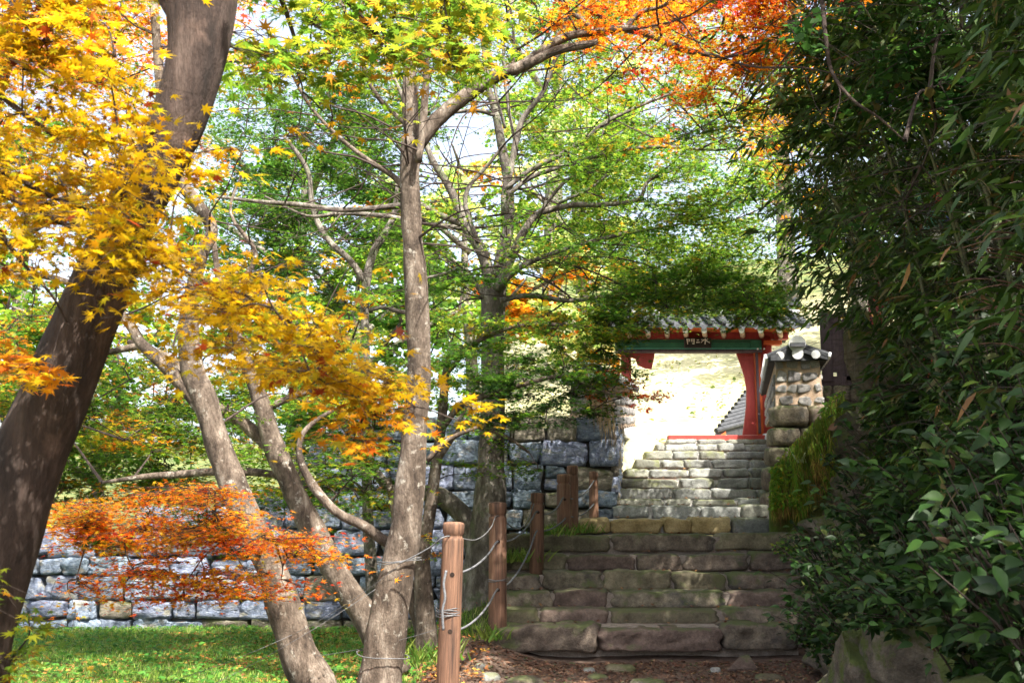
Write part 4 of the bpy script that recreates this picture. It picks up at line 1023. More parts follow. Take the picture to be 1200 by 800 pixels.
B.region(-120, 240, 400, 605, 10.2, 12.2, 110, .55, 130, ['green', 'olive', 'green', 'gold'], .055, twr=.004)
B.region(240, 460, 440, 540, 8.6, 11, 18, .5, 100, ['green', 'lime'], .05, twr=.004)
B.region(-60, 260, 200, 420, 12.6, 14.5, 22, .55, 110, ['green', 'gold', 'olive'], .055, twr=.004)
B.done(LEAF5)
print("B", B.count)

# --- C: the forking brown trunk leaning from the centre to the left
Cc = Tree("maple_tree", "brown forked maple trunk slanting from the foot of the central trunk up to the left", at(450, 762, 9.3), 'bark_pale')
Cc.limb([(462, 790, 42), (448, 752, 38), (430, 722, 33), (402, 683, 29), (374, 635, 28), (352, 592, 27), (336, 556, 26), (322, 525, 24), (306, 472, 19), (291, 432, 16), (274, 385, 12), (258, 335, 9), (250, 280, 6)], 9.3, n=16, sub=5, jit=.13)
Cc.limb([(324, 530, 18), (302, 510, 16), (280, 492, 14), (255, 478, 13), (225, 455, 11), (200, 420, 9), (150, 400, 6)], 9.4)
Cc.limb([(345, 575, 10), (331, 559, 9), (300, 553, 10), (270, 553, 11), (240, 553, 10), (205, 556, 9), (172, 558, 7), (120, 565, 4)], 9.5, n=8)
Cc.limb([(310, 480, 9), (350, 462, 8), (390, 455, 8), (430, 450, 5)], 9.6, n=7)
Cc.region(40, 480, 430, 600, 10.2, 12.2, 135, .55, 140, ['green', 'green', 'lime', 'olive'], .055, twr=.004, mask=lambda x, y: not (x < 240 and y > 580))
Cc.region(250, 470, 330, 460, 9.5, 12, 16, .5, 100, ['green', 'lime'], .052, twr=.004)
Cc.region(380, 470, 530, 600, 9.2, 10.5, 9, .32, 70, ['green', 'lime'], .042, twr=.004)
Cc.done(LEAF5)

# --- D: the central trunk
D = Tree("maple_tree", "tall central maple trunk with mottled bark, wire tied round it, orange limb above", at(447, 815, 7.6), 'bark_pale')
D.limb([(442, 860, 62), (443, 812, 52), (449, 770, 47), (456, 715, 44), (468, 660, 40), (475, 620, 36), (481, 565, 33), (486, 500, 30), (491, 430, 29), (488, 340, 27), (482, 260, 25), (480, 205, 24), (484, 165, 30)], 7.6, n=24, sub=6, jit=.13)
D.limb([(483, 175, 20), (481, 130, 20), (480, 90, 17), (481, 40, 15), (486, -30, 13), (480, -140, 10)], 7.6, n=12)
D.limb([(490, 190, 9), (495, 150, 10), (499, 100, 9), (502, 50, 8), (530, 0, 7), (560, -60, 6)], 7.45, n=8)
D.limb([(488, 170, 22), (510, 142, 19), (545, 113, 17), (585, 88, 16), (615, 76, 15), (640, 56, 12), (668, 42, 11), (700, 38, 10), (733, 34, 10), (765, 42, 9), (800, 58, 8), (845, 68, 5), (880, 85, 3)], 7.6, n=12, jit=.12)
D.limb([(615, 78, 12), (650, 60, 11), (690, 52, 9), (700, 48, 6)], 7.5, n=8)
D.limb([(733, 34, 7), (750, 15, 6), (780, 5, 5), (830, -30, 4)], 7.6, n=7)
D.limb([(700, 40, 6), (680, 22, 6), (662, 8, 5), (650, -30, 4)], 7.7, n=7)
D.limb([(600, 84, 5), (602, 60, 4), (600, 20, 3), (590, -20, 2)], 7.7, n=6)
D.limb([(481, 228, 8), (460, 206, 7), (435, 190, 6), (400, 163, 5), (360, 120, 4), (330, 60, 3)], 7.8, n=7)
D.limb([(480, 150, 6), (440, 110, 6), (420, 60, 5), (400, 0, 4)], 7.9, n=7)
D.limb([(470, 640, 12), (452, 634, 13), (425, 615, 12), (395, 600, 11), (368, 570, 10), (352, 538, 8), (353, 512, 7), (370, 493, 6), (395, 478, 4)], 7.9, n=9, jit=.14)
D.limb([(500, 540, 6), (525, 515, 6), (560, 500, 4)], 7.8, n=6)
D.ramify(60, (.5, 1.4), .009)
D.region(620, 940, -60, 120, 7.2, 9.6, 75, .42, 120, ['orange', 'gold', 'orange', 'redorange'], .045, twr=.003, mask=polymask([(640, -80), (960, -80), (930, 90), (880, 130), (800, 110), (740, 60), (690, 45), (650, 20)]))
D.region(690, 900, 80, 180, 8.5, 10.5, 12, .4, 90, ['gold', 'olive', 'lime'], .045, twr=.003)
D.region(380, 620, -60, 110, 11.5, 14, 34, .45, 100, ['olive', 'gold', 'lime', 'green'], .047, twr=.003)
D.region(600, 1000, -420, -90, 6, 11, 12, .7, 130, ['orange', 'gold', 'lime'], .085)  # unseen upper crown, added to cast shade
D.done(LEAF5)
print("D", D.count)

# --- E: the spreading grey tree
E = Tree("maple_tree", "spreading grey many-limbed maple with green layered crown, between the stone wall and the posts", at(566, 740, 11.5), 'bark_grey')
E.limb([(560, 790, 64), (563, 740, 54), (567, 680, 48), (571, 620, 42), (575, 560, 34), (577, 500, 29), (578, 440, 27), (577, 380, 28), (578, 335, 34)], 11.5, n=22, sub=6, jit=.14)
E.limb([(563, 660, 28), (548, 612, 24), (530, 592, 22), (508, 577, 19), (480, 580, 14), (455, 570, 12), (436, 546, 11), (415, 515, 10), (394, 482, 8), (372, 430, 6)], 11.6, n=12)
E.limb([(576, 350, 15.8), (567, 300, 14.4), (548, 270, 12.2), (536, 240, 10.8), (524, 215, 9.4), (508, 190, 7.9), (495, 160, 6.5), (470, 110, 5.0), (440, 40, 2.9)], 11.5, n=10)
E.limb([(578, 345, 17.3), (588, 300, 15.1), (596, 265, 13.0), (596, 220, 12.2), (588, 170, 10.8), (580, 130, 9.4), (572, 100, 7.2), (566, 50, 5.0), (555, -20, 3.6)], 11.9, n=12)
E.limb([(582, 340, 13.0), (600, 300, 11.5), (612, 275, 10.1), (626, 254, 8.6), (643, 246, 7.9), (675, 240, 6.5), (705, 240, 5.8), (748, 234, 5.0), (760, 212, 4.3), (800, 195, 2.9)], 11.2, n=9)
E.limb([(592, 250, 10.1), (592, 225, 9.4), (600, 190, 8.6), (606, 160, 7.9), (614, 137, 7.2), (636, 108, 5.8), (650, 70, 5.0), (668, 10, 3.6)], 11.2, n=9)
E.limb([(592, 222, 5.8), (620, 200, 5.8), (656, 182, 5.8), (690, 160, 5.8), (712, 142, 5.0), (760, 120, 3.6), (800, 105, 2.9)], 11.0, n=8)
E.limb([(594, 230, 5.8), (622, 208, 5.8), (670, 192, 5.0), (720, 178, 4.3), (770, 172, 4.3), (840, 176, 2.9), (880, 170, 2.2)], 10.8, n=8)
E.limb([(590, 330, 7.2), (612, 312, 6.5), (645, 298, 5.8), (685, 285, 5.0), (740, 272, 4.3), (800, 262, 2.9), (850, 250, 2.2)], 11.0, n=8)
E.limb([(586, 352, 7.2), (620, 346, 6.5), (665, 352, 5.8), (710, 348, 5.0), (770, 342, 3.6), (820, 330, 2.2)], 11.2, n=8)
E.limb([(569, 350, 5.8), (552, 325, 5.8), (540, 315, 4.3), (515, 322, 3.6), (498, 326, 3.6)], 11.4, n=7)
E.limb([(540, 262, 8.6), (515, 252, 7.9), (492, 240, 7.9), (450, 243, 7.2), (400, 246, 6.5), (350, 240, 6.5), (300, 236, 5.0), (250, 230, 3.6)], 11.3, n=9)
E.limb([(545, 268, 6.5), (500, 262, 5.8), (450, 253, 5.8), (400, 250, 5.8), (360, 253, 3.6), (310, 230, 2.9)], 11.8, n=8)
E.limb([(560, 285, 5.8), (545, 230, 5.8), (575, 190, 4.3), (590, 170, 3.6)], 11.1, n=7)
E.limb([(580, 135, 5.8), (560, 130, 5.0), (530, 132, 4.3), (500, 140, 3.6), (460, 150, 2.9)], 11.7, n=7)
E.limb([(604, 170, 4.3), (595, 120, 4.3), (590, 60, 3.6), (600, 0, 2.9)], 11.4, n=7)
E.limb([(592, 150, 4.3), (580, 105, 3.6), (575, 60, 2.9)], 11.2, n=6)
E.limb([(630, 252, 4.3), (660, 215, 4.3), (690, 195, 3.6), (705, 160, 2.9), (712, 140, 2.2)], 10.9, n=7)
E.limb([(655, 238, 4.3), (700, 215, 3.6), (745, 165, 3.6), (790, 130, 2.2)], 11.6, n=7)
E.ramify(130)
hole = ellmask((545, 185, 34, 55), (640, 205, 34, 22), (560, 60, 0.1, .1), (548, 275, 22, 18), (470, 320, 26, 22), (620, 245, 28, 14))
nohole = lambda x, y: not hole(x, y)
kw = dict(mask=nohole, twr=.004, thick=.07)
E.region(620, 905, 130, 370, 10, 15.5, 210, .66, 185, ['green', 'lime', 'lime', 'lime'], .052, mask=polymask([(640, 150), (900, 150), (905, 375), (860, 378), (800, 365), (740, 372), (690, 330), (640, 300), (660, 240)]), twr=.004, thick=.06)  # leaves lightened on this side in place of sunlight
E.region(230, 510, 90, 350, 12.2, 16, 170, .66, 190, ['green', 'deep', 'green', 'green'], .050, **kw)
E.region(440, 660, 250, 350, 10.5, 13.5, 34, .4, 90, ['green', 'lime'], .045, **kw)
E.region(400, 860, -40, 175, 12, 16, 150, .62, 180, ['green', 'lime', 'lime', 'olive'], .052, mask=lambda x, y: nohole(x, y) and not (500 < x < 660 and 90 < y < 300 and RNG.random() < .5), twr=.004, thick=.07)
E.region(500, 640, 200, 320, 10.5, 12, 9, .35, 80, ['green', 'lime'], .045, **kw)
E.region(600, 1000, -330, -60, 12, 16, 10, .8, 130, ['green', 'lime'], .09)  # out-of-view top of the crown, added for shading
E.done(LEAF5)
print("E", E.count)

# --- F: small maple in front of the wall, with low boughs towards the gate
Fm = Tree("maple_tree", "slender twin-stemmed maple just right of the central trunk, low green boughs before the stone wall", at(497, 745, 10.4), 'bark_pale')
Fm.limb([(500, 770, 30), (499, 742, 25), (497, 700, 22), (495, 655, 18), (503, 605, 14), (511, 545, 13), (518, 490, 11), (522, 440, 9), (530, 400, 6)], 10.4, n=12)
Fm.limb([(497, 742, 20), (484, 702, 16), (474, 665, 13), (466, 620, 10), (455, 560, 7)], 10.5, n=10)
Fm.limb([(516, 505, 8, 10.4), (540, 475, 8, 10.2), (580, 460, 7, 10.0), (615, 450, 6, 9.8), (660, 440, 5, 9.8), (690, 452, 4, 9.8), (728, 466, 3, 9.9)], n=8)
Fm.limb([(512, 540, 6, 10.4), (545, 500, 6, 10.2), (590, 510, 4, 10), (620, 530, 3, 10)], n=7)
Fm.limb([(522, 440, 6), (560, 400, 6), (620, 380, 5), (700, 385, 4)], 10.4, n=7)
Fm.region(510, 740, 365, 450, 9.6, 11.4, 72, .38, 120, ['green', 'green', 'lime', 'olive'], .042, twr=.003, thick=.08)
Fm.region(560, 705, 435, 500, 9.5, 10.8, 44, .32, 110, ['green', 'deep'], .040, twr=.003, thick=.08)
Fm.region(505, 640, 420, 560, 9.6, 11.2, 30, .32, 80, ['green', 'lime'], .040, twr=.003, thick=.1)
Fm.region(690, 760, 405, 470, 9.8, 10.8, 14, .26, 80, ['olive', 'green', 'redorange'], .036, twr=.0025)
Fm.region(742, 785, 455, 490, 9.9, 10.3, 6, .15, 40, 'red', .034, twr=.0012, thick=.1)
Fm.region(685, 772, 352, 400, 9.8, 11, 34, .28, 90, ['lime', 'green', 'olive'], .04, twr=.0025)
Fm.region(850, 940, 335, 386, 10.5, 12, 30, .3, 90, ['lime', 'green'], .042, twr=.0025, maxlen=5)
Fm.region(400, 560, 400, 470, 10, 12, 16, .35, 90, ['green', 'lime'], .045, twr=.003)
Fm.region(690, 905, 318, 376, 9.8, 12, 80, .33, 100, ['green', 'lime', 'green'], .042, twr=.003, mask=lambda x, y: y < 364 or x < 760)
Fm.region(470, 520, 600, 700, 9.9, 10.3, 4, .2, 30, ['lime', 'gold'], .035, twr=.002)
Fm.done(LEAF5)

# --- K: thin forked stem left of the central trunk
K = Tree("maple_tree", "thin grey stem forking into a Y left of the central trunk", at(440, 735, 12.4), 'bark_grey')
K.limb([(440, 750, 18), (436, 680, 15), (431, 600, 13), (429, 500, 11), (428, 400, 11), (428, 345, 11), (436, 300, 10), (452, 272, 9), (462, 250, 7), (466, 210, 4)], 12.4, n=10)
K.limb([(428, 330, 9), (410, 305, 8), (388, 285, 8), (373, 262, 7), (365, 235, 7), (362, 205, 6), (350, 182, 6), (333, 160, 4)], 12.4, n=8)
K.limb([(428, 365, 5), (450, 360, 5), (475, 366, 5), (520, 362, 3)], 12.4, n=6)
K.ramify(25, (.5, 1.4), .009)
K.region(300, 480, 260, 420, 13, 15, 14, .45, 90, ['green', 'lime'], .05)
K.region(250, 420, 120, 260, 13, 15.5, 22, .6, 120, ['green', 'deep'], .052, thick=.06)
K.done(LEAF5)

# --- G: orange maple top left, trunk beyond the left edge
Gm = Tree("maple_tree", "orange and red maple crown at the top left, beyond the dark trunk", (-5.6, 9.0, -.1), 'bark_dark')
Gm.limb3([(-5.6, 9, -.3), (-5.7, 9.1, 2), (-5.5, 9.2, 4), (-5.0, 9.3, 6), (-4.8, 9.4, 8)], [.2, .17, .14, .1, .05], n=14)
Gm.limb3([(-5.5, 9.2, 4), tuple(at(0, 40, 9.2)), tuple(at(30, 60, 9.2)), tuple(at(90, 90, 9.2)), tuple(at(150, 110, 9.2))], [.09, .06, .05, .03, .01], n=8)
Gm.region(-60, 290, -60, 110, 7.6, 10.8, 100, .42, 120, ['orange', 'gold', 'gold', 'olive'], .042, twr=.003)
Gm.region(-60, 250, 90, 240, 9, 12, 44, .42, 100, ['gold', 'olive', 'orange', 'lime'], .042, twr=.003)
Gm.region(-100, 250, -400, -80, 7.5, 11, 12, .7, 130, ['orange', 'gold'], .08)
Gm.done(LEAF5)

# ------------------------------------------------------------------ trees beyond the wall
def far_tree(x, y, h, R, pals, n, size, label, bark='bark_grey', low=.35, pads=46):
    z0 = ground_z(x, y); t = Tree("background_tree", label, (x, y, z0), bark, "tree", "trees beyond the stone wall and gate")
    lean = random.uniform(-.5, .5)
    t.limb3([(x, y, z0 - .3), (x + lean * .3, y, z0 + h * .3), (x + lean, y, z0 + h * .6), (x + lean, y, z0 + h * .9)], [h * .026, h * .02, h * .013, h * .004], n=9, sub=3)
    for k in range(6):
        a = k * 1.1 + x; zz = z0 + h * (low + .08 * k)
        t.limb3([(x + lean * .5, y, zz), (x + math.cos(a) * R * .5, y + math.sin(a) * R * .5, zz + h * .12), (x + math.cos(a) * R * .85, y + math.sin(a) * R * .85, zz + h * .18)], [h * .011, h * .007, h * .003], n=6, sub=2)
    for k in range(pads):
        u = RNG.normal(0, 1, 3); u /= np.linalg.norm(u); rr = RNG.uniform(.45, 1) ** .6
        c = (x + lean + u[0] * R * rr, y + u[1] * R * rr, z0 + h * (low + (1 - low) * .5) + u[2] * h * (1 - low) * .5 * rr)
        t.pad(c, R * .34, n, pals[RNG.integers(len(pals))], size, thick=.3, tw=4, twr=.012, jitn=.7, maxlen=R * 1.2)
    t.done(LEAF_FAR)
far = [
    (-13, 22, 9, 3.4, ['green', 'olive'], "green tree standing behind the left end of the stone wall"),
    (-8.5, 21, 6.5, 2.6, ['green', 'lime', 'olive'], "olive green tree behind the low part of the stone wall"),
    (-3.2, 20, 7.5, 2.5, ['lime', 'green'], "lime green tree behind the stone wall, left of the central trunk"),
    (-6.5, 30, 13, 4.5, ['lime', 'green'], "tall light green tree far behind the left part of the wall"),
    (-17, 34, 15, 5, ['green', 'gold'], "big green and gold tree far off at the left"),
    (-1.0, 27, 8.6, 3.0, ['pale', 'lime', 'gold'], "pale sunlit tree seen between the central trunk and the grey maple"),
    (2.1, 28, 5.6, 2.3, ['gold', 'gold', 'pale'], "bright orange tree far behind the grey maple"),
    (2.6, 35, 11.5, 3.2, ['lime', 'pale'], "pale green tree behind the left end of the gate roof"),
    (11.8, 33, 12, 3.8, ['lime', 'green', 'gold'], "sunlit yellow-green tree behind the gate's right side"),
    (17, 36, 15, 4.6, ['lime', 'green'], "green tree behind the plank fence"),
    (1.8, 44, 20, 5.0, ['green', 'lime', 'pale'], "tallest far tree rising above the middle of the wall"),
    (13, 46, 19, 5.5, ['gold', 'lime'], "golden far tree on the hillside behind the bamboo"),
]
for (x, y, h, R, pl_, lb) in far: far_tree(x, y, h, R, pl_, 190, .12 if y < 25 else .15, lb, pads=50)

# ------------------------------------------------------------------ bamboo grove on the right slope
def bamboo(i, x, y, h, leanx, leany, n, label, density=1.0):
    z0 = ground_z(x, y)
    t = Tree("bamboo_clump", label, (x, y, z0), 'twig', "bamboo", "bamboo clumps on the right slope")
    for c in range(3):
        ox, oy = RNG.normal(0, .22, 2); hh = h * RNG.uniform(.75, 1.05); lx = leanx * RNG.uniform(.6, 1.2); ly = leany * RNG.uniform(.6, 1.2)
        pts = [(x + ox + lx * t_ ** 2, y + oy + ly * t_ ** 2, z0 - .1 + hh * (t_ - .12 * t_ ** 3)) for t_ in np.linspace(0, 1, 8)]
        V_, F_ = tube_geo(pts, np.linspace(.022, .006, 8), 7, 0, True, 2); m = MB(); m.add(V_, F_); m.build("culm", M['culm'], t.root, smooth=True)
        P = []; H = []
        Q = catmull(pts, 4)
        for b in range(int(n * density)):
            q0 = Q[RNG.integers(int(len(Q) * .12), len(Q))]; a = RNG.uniform(0, 2 * math.pi); L = RNG.uniform(.35, 1.0)
            e = q0 + np.array([math.cos(a) * L, math.sin(a) * L, RNG.uniform(-.25, .35)])
            t.tw.tube([q0, (q0 + e) / 2 + np.array([0, 0, .08]), e], [.003, .002, .001], 3, cap=False)
            for g in range(4):
                tip = q0 + (e - q0) * RNG.uniform(.35, 1.05)
                k = RNG.integers(4, 8); az = a + RNG.normal(0, .7, k)
                d = np.stack([np.cos(az) * .8, np.sin(az) * .8, RNG.uniform(-1.3, -.1, k)], 1)
                P.append(tip + RNG.normal(0, .03, (k, 3))); H.append(d)
        P = np.vstack(P); H = np.vstack(H); kk = keep_right(P); P = P[kk]; H = H[kk]; m_ = len(P)
        N_ = np.cross(H, RNG.normal(0, 1, (m_, 3))); N_[:, 2] = np.abs(N_[:, 2]) + .3
        t.L.append((P, N_, H, RNG.uniform(.10, .19, m_), pick('bamboo', m_)))
    t.done(LANCE, 'bamboo_leaf', "foliage")
    return t.count
M['culm'] = make_mat("bamboo_culm", [(0.3, (0.06, 0.075, 0.03)), (0.7, (0.14, 0.13, 0.06))], 8, 0.5, 0.05, 30)
spots = [(3.9, 8.6, 5.6, -1.5, -.2, "drooping far over the steps, its tips against the bright trees"), (4.3, 10.8, 5.4, -1.4, -.3, "arching over the moss curtain"), (4.6, 11.8, 5.6, -1.3, -.3, "hanging in front of the gate roof's right end"), (3.7, 7.4, 6.2, -1.3, -.3, "leaning out between the nearer clumps above the shrubs"),
         (2.9, 4.4, 5.2, -.5, .2, "at the right edge, nearest the camera"), (3.4, 5.4, 6.2, -.9, .3, "leaning over the leafy shrubs"), (3.9, 6.6, 6.6, -1.1, .2, "arching over the lower steps, tallest of the near ones"),
         (4.3, 7.9, 6.6, -1.3, .1, "arching far left over the middle of the lower steps"), (4.6, 9.2, 6.2, -1.2, .2, "above the head of the lower steps"), (4.9, 10.6, 5.6, -1.1, 0, "in front of the plank fence, drooping toward the pillar"),
         (5.2, 6.0, 7.5, -.6, 0, "in the second row at the right edge"), (5.4, 8.4, 7.5, -.7, 0, "in the second row above the shrubs"), (5.7, 10.2, 7.0, -.6, 0, "in the second row behind the boulders"), (6.0, 11.6, 6.2, -.7, 0, "beside the painted pavilion"),
         (3.6, 3.0, 6, -.3, 0, "beyond the right edge beside the camera"), (4.8, 4.6, 7.5, -.4, 0, "deep in the grove at the right edge"), (6.8, 7.4, 8, -.4, 0, "third row of the grove"), (7.0, 9.6, 8, -.4, 0, "third row near the pavilion"), (4.2, 1.0, 7.5, -.4, 0, "behind the camera on the right"),
         (6.5, 3.5, 8, -.3, 0, "outermost right of the grove"), (6.2, 12.8, 5.0, -.3, -.2, "in front of the painted pavilion")]
tot = 0
for i, (x, y, h, lx, ly, lb) in enumerate(spots): tot += bamboo(i, x, y, h, lx, ly, 110 if i < 16 else 70, "dark green bamboo clump " + lb)
print("bamboo", tot)

# overhanging dark tree on the right slope whose bare branches cross the top of the view
J = Tree("evergreen_tree", "dark evergreen on the right slope with thin black branches hanging across the top right", (6.4, 6.2, ground_z(6.4, 6.2)), 'bark_dark')
gz = ground_z(6.4, 6.2); J.prune = True
J.limb3([(6.4, 6.2, gz - .2), (6.3, 6.2, gz + 2), (6.0, 6.3, gz + 4.2), (5.6, 6.5, gz + 6.5)], [.2, .17, .13, .06], n=12)
J.limb3([(6.1, 6.3, gz + 3.6), (4.0, 6.2, 6.2), tuple(at(950, -60, 6.2)), tuple(at(963, 0, 6.2)), tuple(at(967, 40, 6.1)), tuple(at(975, 85, 6.1)), tuple(at(1000, 118, 6.0)), tuple(at(1030, 138, 6.0)), tuple(at(1060, 165, 6.0))], [.06, .035, .02, .017, .014, .012, .01, .008, .004], n=7)
J.limb3([tuple(at(963, 20, 6.2)), tuple(at(935, 50, 6.3)), tuple(at(905, 85, 6.4)), tuple(at(880, 110, 6.5)), tuple(at(860, 130, 6.5))], [.009, .008, .006, .004, .002], n=6)
J.limb3([tuple(at(975, 85, 6.1)), tuple(at(985, 110, 6.0)), tuple(at(975, 150, 6.0))], [.006, .004, .002], n=6)
J.region(930, 1320, -260, 130, 6.2, 9.5, 120, .6, 190, ['deep', 'deep', 'bamboo'], .062, thick=.3, jitn=.6, maxlen=3)
J.region(1010, 1320, 60, 260, 7.0, 9.5, 55, .55, 150, ['deep', 'bamboo'], .06, thick=.3, jitn=.6, maxlen=3)
J.done(LEAF_FAR)
# unseen evergreens added right and behind to keep this side in shade
for k, (x, y, h) in enumerate(((9.5, 3, 10), (10.5, 7.5, 8), (6.5, -1.5, 11), (10, -3, 12), (4.9, -5, 12))):
    z0 = ground_z(x, y); t = Tree("evergreen_tree", "dense dark evergreen out of view, added for shade, " + ("third up from the camera", "above the grove", "behind the camera", "far behind the camera", "beside the path behind the camera")[k], (x, y, z0), 'bark_dark', "tree", "unseen evergreens added for shade")
    t.limb3([(x, y, z0 - .3), (x + .1, y, z0 + h * .4), (x, y, z0 + h * .9)], [.22, .16, .04], n=10)
    for j in range(60):
        u = RNG.normal(0, 1, 3); u /= np.linalg.norm(u); rr = RNG.uniform(.3, 1) ** .5
        t.pad((x + u[0] * 2.3 * rr, y + u[1] * 2.3 * rr, z0 + h * .58 + u[2] * h * .42 * rr), .85, 70, 'deep', .17, thick=.3, tw=4, twr=.01, jitn=.7, maxlen=3)
    t.done(LEAF_FAR)

# ------------------------------------------------------------------ right bank: boulders, moss, shrubs
rb = empty("boulder_bank", (2.2, 6, 0), "rough boulder retaining bank along the right of the path, half hidden by leaves", "stone bank")
def boulder_mesh(seed):
    rs = np.random.default_rng(seed); V, Fc = cube_grid(12, 12, 12); P = V / np.linalg.norm(V, axis=1)[:, None] * .62
    for k in range(13):                                            # broken flat faces
        n_ = rs.normal(0, 1, 3); n_ /= np.linalg.norm(n_); d_ = rs.uniform(.36, .5); h = P @ n_; P = P - np.where(h > d_, (h - d_), 0)[:, None] * n_
    out = []
    for p in P:
        q = Vector(p * 2.5) + Vector((seed * 3.3, 1, 2)); s_ = 1 + .10 * noise.noise(q) + .06 * noise.noise(q * 3) + .03 * noise.noise(q * 8)
        out.append(tuple(p * s_))
    me = bpy.data.meshes.new("boulder"); me.from_pydata(out, [], Fc); me.materials.append(M['moss_rock']); me.polygons.foreach_set("use_smooth", [True] * len(me.polygons)); return me
bs = [boulder_mesh(1200 + i) for i in range(7)]
Yb = 3.2; k = 0
while Yb < 11.3:
    L = random.uniform(.5, .85)
    for lev in range(2):
        x = path_right(Yb) + .42 + .16 * lev; z = path_z(Yb + .2) + .18 + .42 * lev
        link("boulder", bs[k % 7], rb, (x - 2.2, Yb + L / 2 - 6 + .1 * lev, z), (random.uniform(-.2, .2), random.uniform(-.2, .2), 1.3 + random.uniform(-.3, .3)), (L * 1.25, .8, .52)); k += 1
    Yb += L
for (px, py, wpx, hpx, Y) in ((1080, 778, 100, 96, 5.6), (1012, 782, 66, 86, 6.2), (1142, 782, 70, 100, 5.2), (1050, 745, 70, 60, 6.4), (1190, 775, 80, 110, 4.8), (1115, 735, 70, 60, 5.6),
                              (1022, 420, 56, 74, 11.2), (1040, 450, 90, 80, 11.0), (1010, 510, 70, 56, 12.3), (1010, 570, 60, 60, 11.9)):
    p = at(px, py, Y); me_ = bs[k % 7]; k += 1
    link("boulder", me_, rb, (p[0] - 2.2, p[1] - 6, p[2]), (random.uniform(-.2, .2), random.uniform(-.2, .2), random.uniform(-.4, .4)), (wpx * Y / F * 1.08, .75, hpx * Y / F * 1.08))

# hanging moss and fern curtain over the rock face beside the upper flight
def curtain():
    P = []; N = []; H = []; S_ = []
    org = at(930, 620, 12.3)
    edge = lambda px: float(np.interp(px, [905, 912, 920, 940, 958, 972, 990, 1000], [556, 545, 532, 512, 492, 470, 462, 470]))
    foot = lambda px: float(np.interp(px, [905, 940, 990], [612, 622, 560]))
    for i in range(6500):
        px = 904 + 88 * RNG.random() ** 1.25; e = edge(px); py = e - 4 + (foot(px) - e) * RNG.random() ** 1.3 * .88
        Y = 12.22 + (px - 905) * .002 - .10 + .12 * noise.noise(Vector((px * .12, py * .03, 7))) + RNG.normal(0, .04) + (py - 620) * -.001
        P.append(at(px, py, Y)); H.append((RNG.normal(0, .22), RNG.normal(-.1, .15), -1)); N.append((RNG.normal(0, .5), -1, RNG.normal(0, .3))); S_.append(RNG.uniform(.05, .19) if RNG.random() < .45 else RNG.uniform(.02, .07))
    strand = (np.array([(-.03, 0, 0), (.03, 0, 0), (.024, .5, .02), (-.024, .5, .02), (0, 1, 0)]), np.array([(0, 1, 2), (0, 2, 3), (3, 2, 4)]))
    cs = np.array([(.17, .18, .025), (.10, .14, .02), (.28, .22, .05), (.12, .24, .025), (.20, .12, .04)]); PP = np.array(P); nz = np.array([noise.noise(Vector((p[0] * 3.1, 1, p[2] * 1.7))) for p in P]); ns = np.array([noise.noise(Vector((p[0] * 13, 5, p[2] * 1.2))) for p in P]); keep = (ns > -.22)
    idx = np.clip((nz * 4 + 2 + RNG.normal(0, .9, len(P))).astype(int), 0, 4); c = cs[np.array([1, 0, 3, 2, 4])[idx]] * 1.45 * np.clip(.95 + ns[:, None] * 1.3, .35, 1.6) * RNG.uniform(.6, 1.25, (len(P), 1))
    c = c[keep]; P = [p for p, k_ in zip(P, keep) if k_]; N = [p for p, k_ in zip(N, keep) if k_]; H = [p for p, k_ in zip(H, keep) if k_]; S_ = [p for p, k_ in zip(S_, keep) if k_]
    o = leaves_mesh("hanging_moss", np.array(P), np.array(N), np.array(H), np.array(S_), c, strand, M['grass'], org, None); tag(o, "yellow-green curtain of hanging moss on the rock right of the upper steps", "moss")
    n = 1500; px = 904 + 84 * RNG.random(n) ** 1.3; py = np.array([edge(p) + (foot(p) - edge(p)) * RNG.random() ** 1.6 * .8 - 5 for p in px])
    P = np.array([at(a, b, 12.05 + RNG.normal(0, .05)) for a, b in zip(px, py)]); nz = np.array([noise.noise(Vector(p * 2.6)) for p in P]); P = P[nz > .02]; n = len(P)
    o = leaves_mesh("small_ferns", P, np.array([0, -.7, .7]) + RNG.normal(0, .4, (n, 3)), RNG.normal(0, .7, (n, 3)) + np.array([0, 0, -.6]), RNG.uniform(.03, .07, n), pick('lime', n), OVATE_LOW, M['grass'], org, None); tag(o, "bright small-leaved ferns growing among the hanging moss right of the upper steps", "ferns")
    m = MB()                                                       # rock face behind it
    V = []; nx_, nz_ = 14, 14
    for j in range(nz_ + 1):
        for i in range(nx_ + 1):
            px = 903 + 100 * i / nx_; e = edge(px) + 4; f_ = 640; py = e + (f_ - e) * j / nz_
            p = at(px, py, 12.45 + .22 * noise.noise(Vector((px * .06, py * .06, 2)))); V.append(p)
    for j in range(nz_ + 1):
        for i in range(nx_ + 1):
            p = V[j * (nx_ + 1) + i]; V.append((p[0] + .1, p[1] + .5, p[2] - .12))
    n1 = (nx_ + 1) * (nz_ + 1); Fc = []
    for j in range(nz_):
        for i in range(nx_):
            a = j * (nx_ + 1) + i; Fc.append((a, a + nx_ + 1, a + nx_ + 2, a + 1)); Fc.append((n1 + a, n1 + a + 1, n1 + a + nx_ + 2, n1 + a + nx_ + 1))
    for i in range(nx_): Fc.append((i, i + 1, n1 + i + 1, n1 + i))
    for j in range(nz_): a = j * (nx_ + 1); Fc.append((a, n1 + a, n1 + a + nx_ + 1, a + nx_ + 1))
    m.add(V, Fc); o = m.build("rock_face", M['moss_face'], None, smooth=True, org=Vector(org)); tag(o, "mossy rock face behind the hanging moss curtain, right of the upper steps", "rock")
curtain()
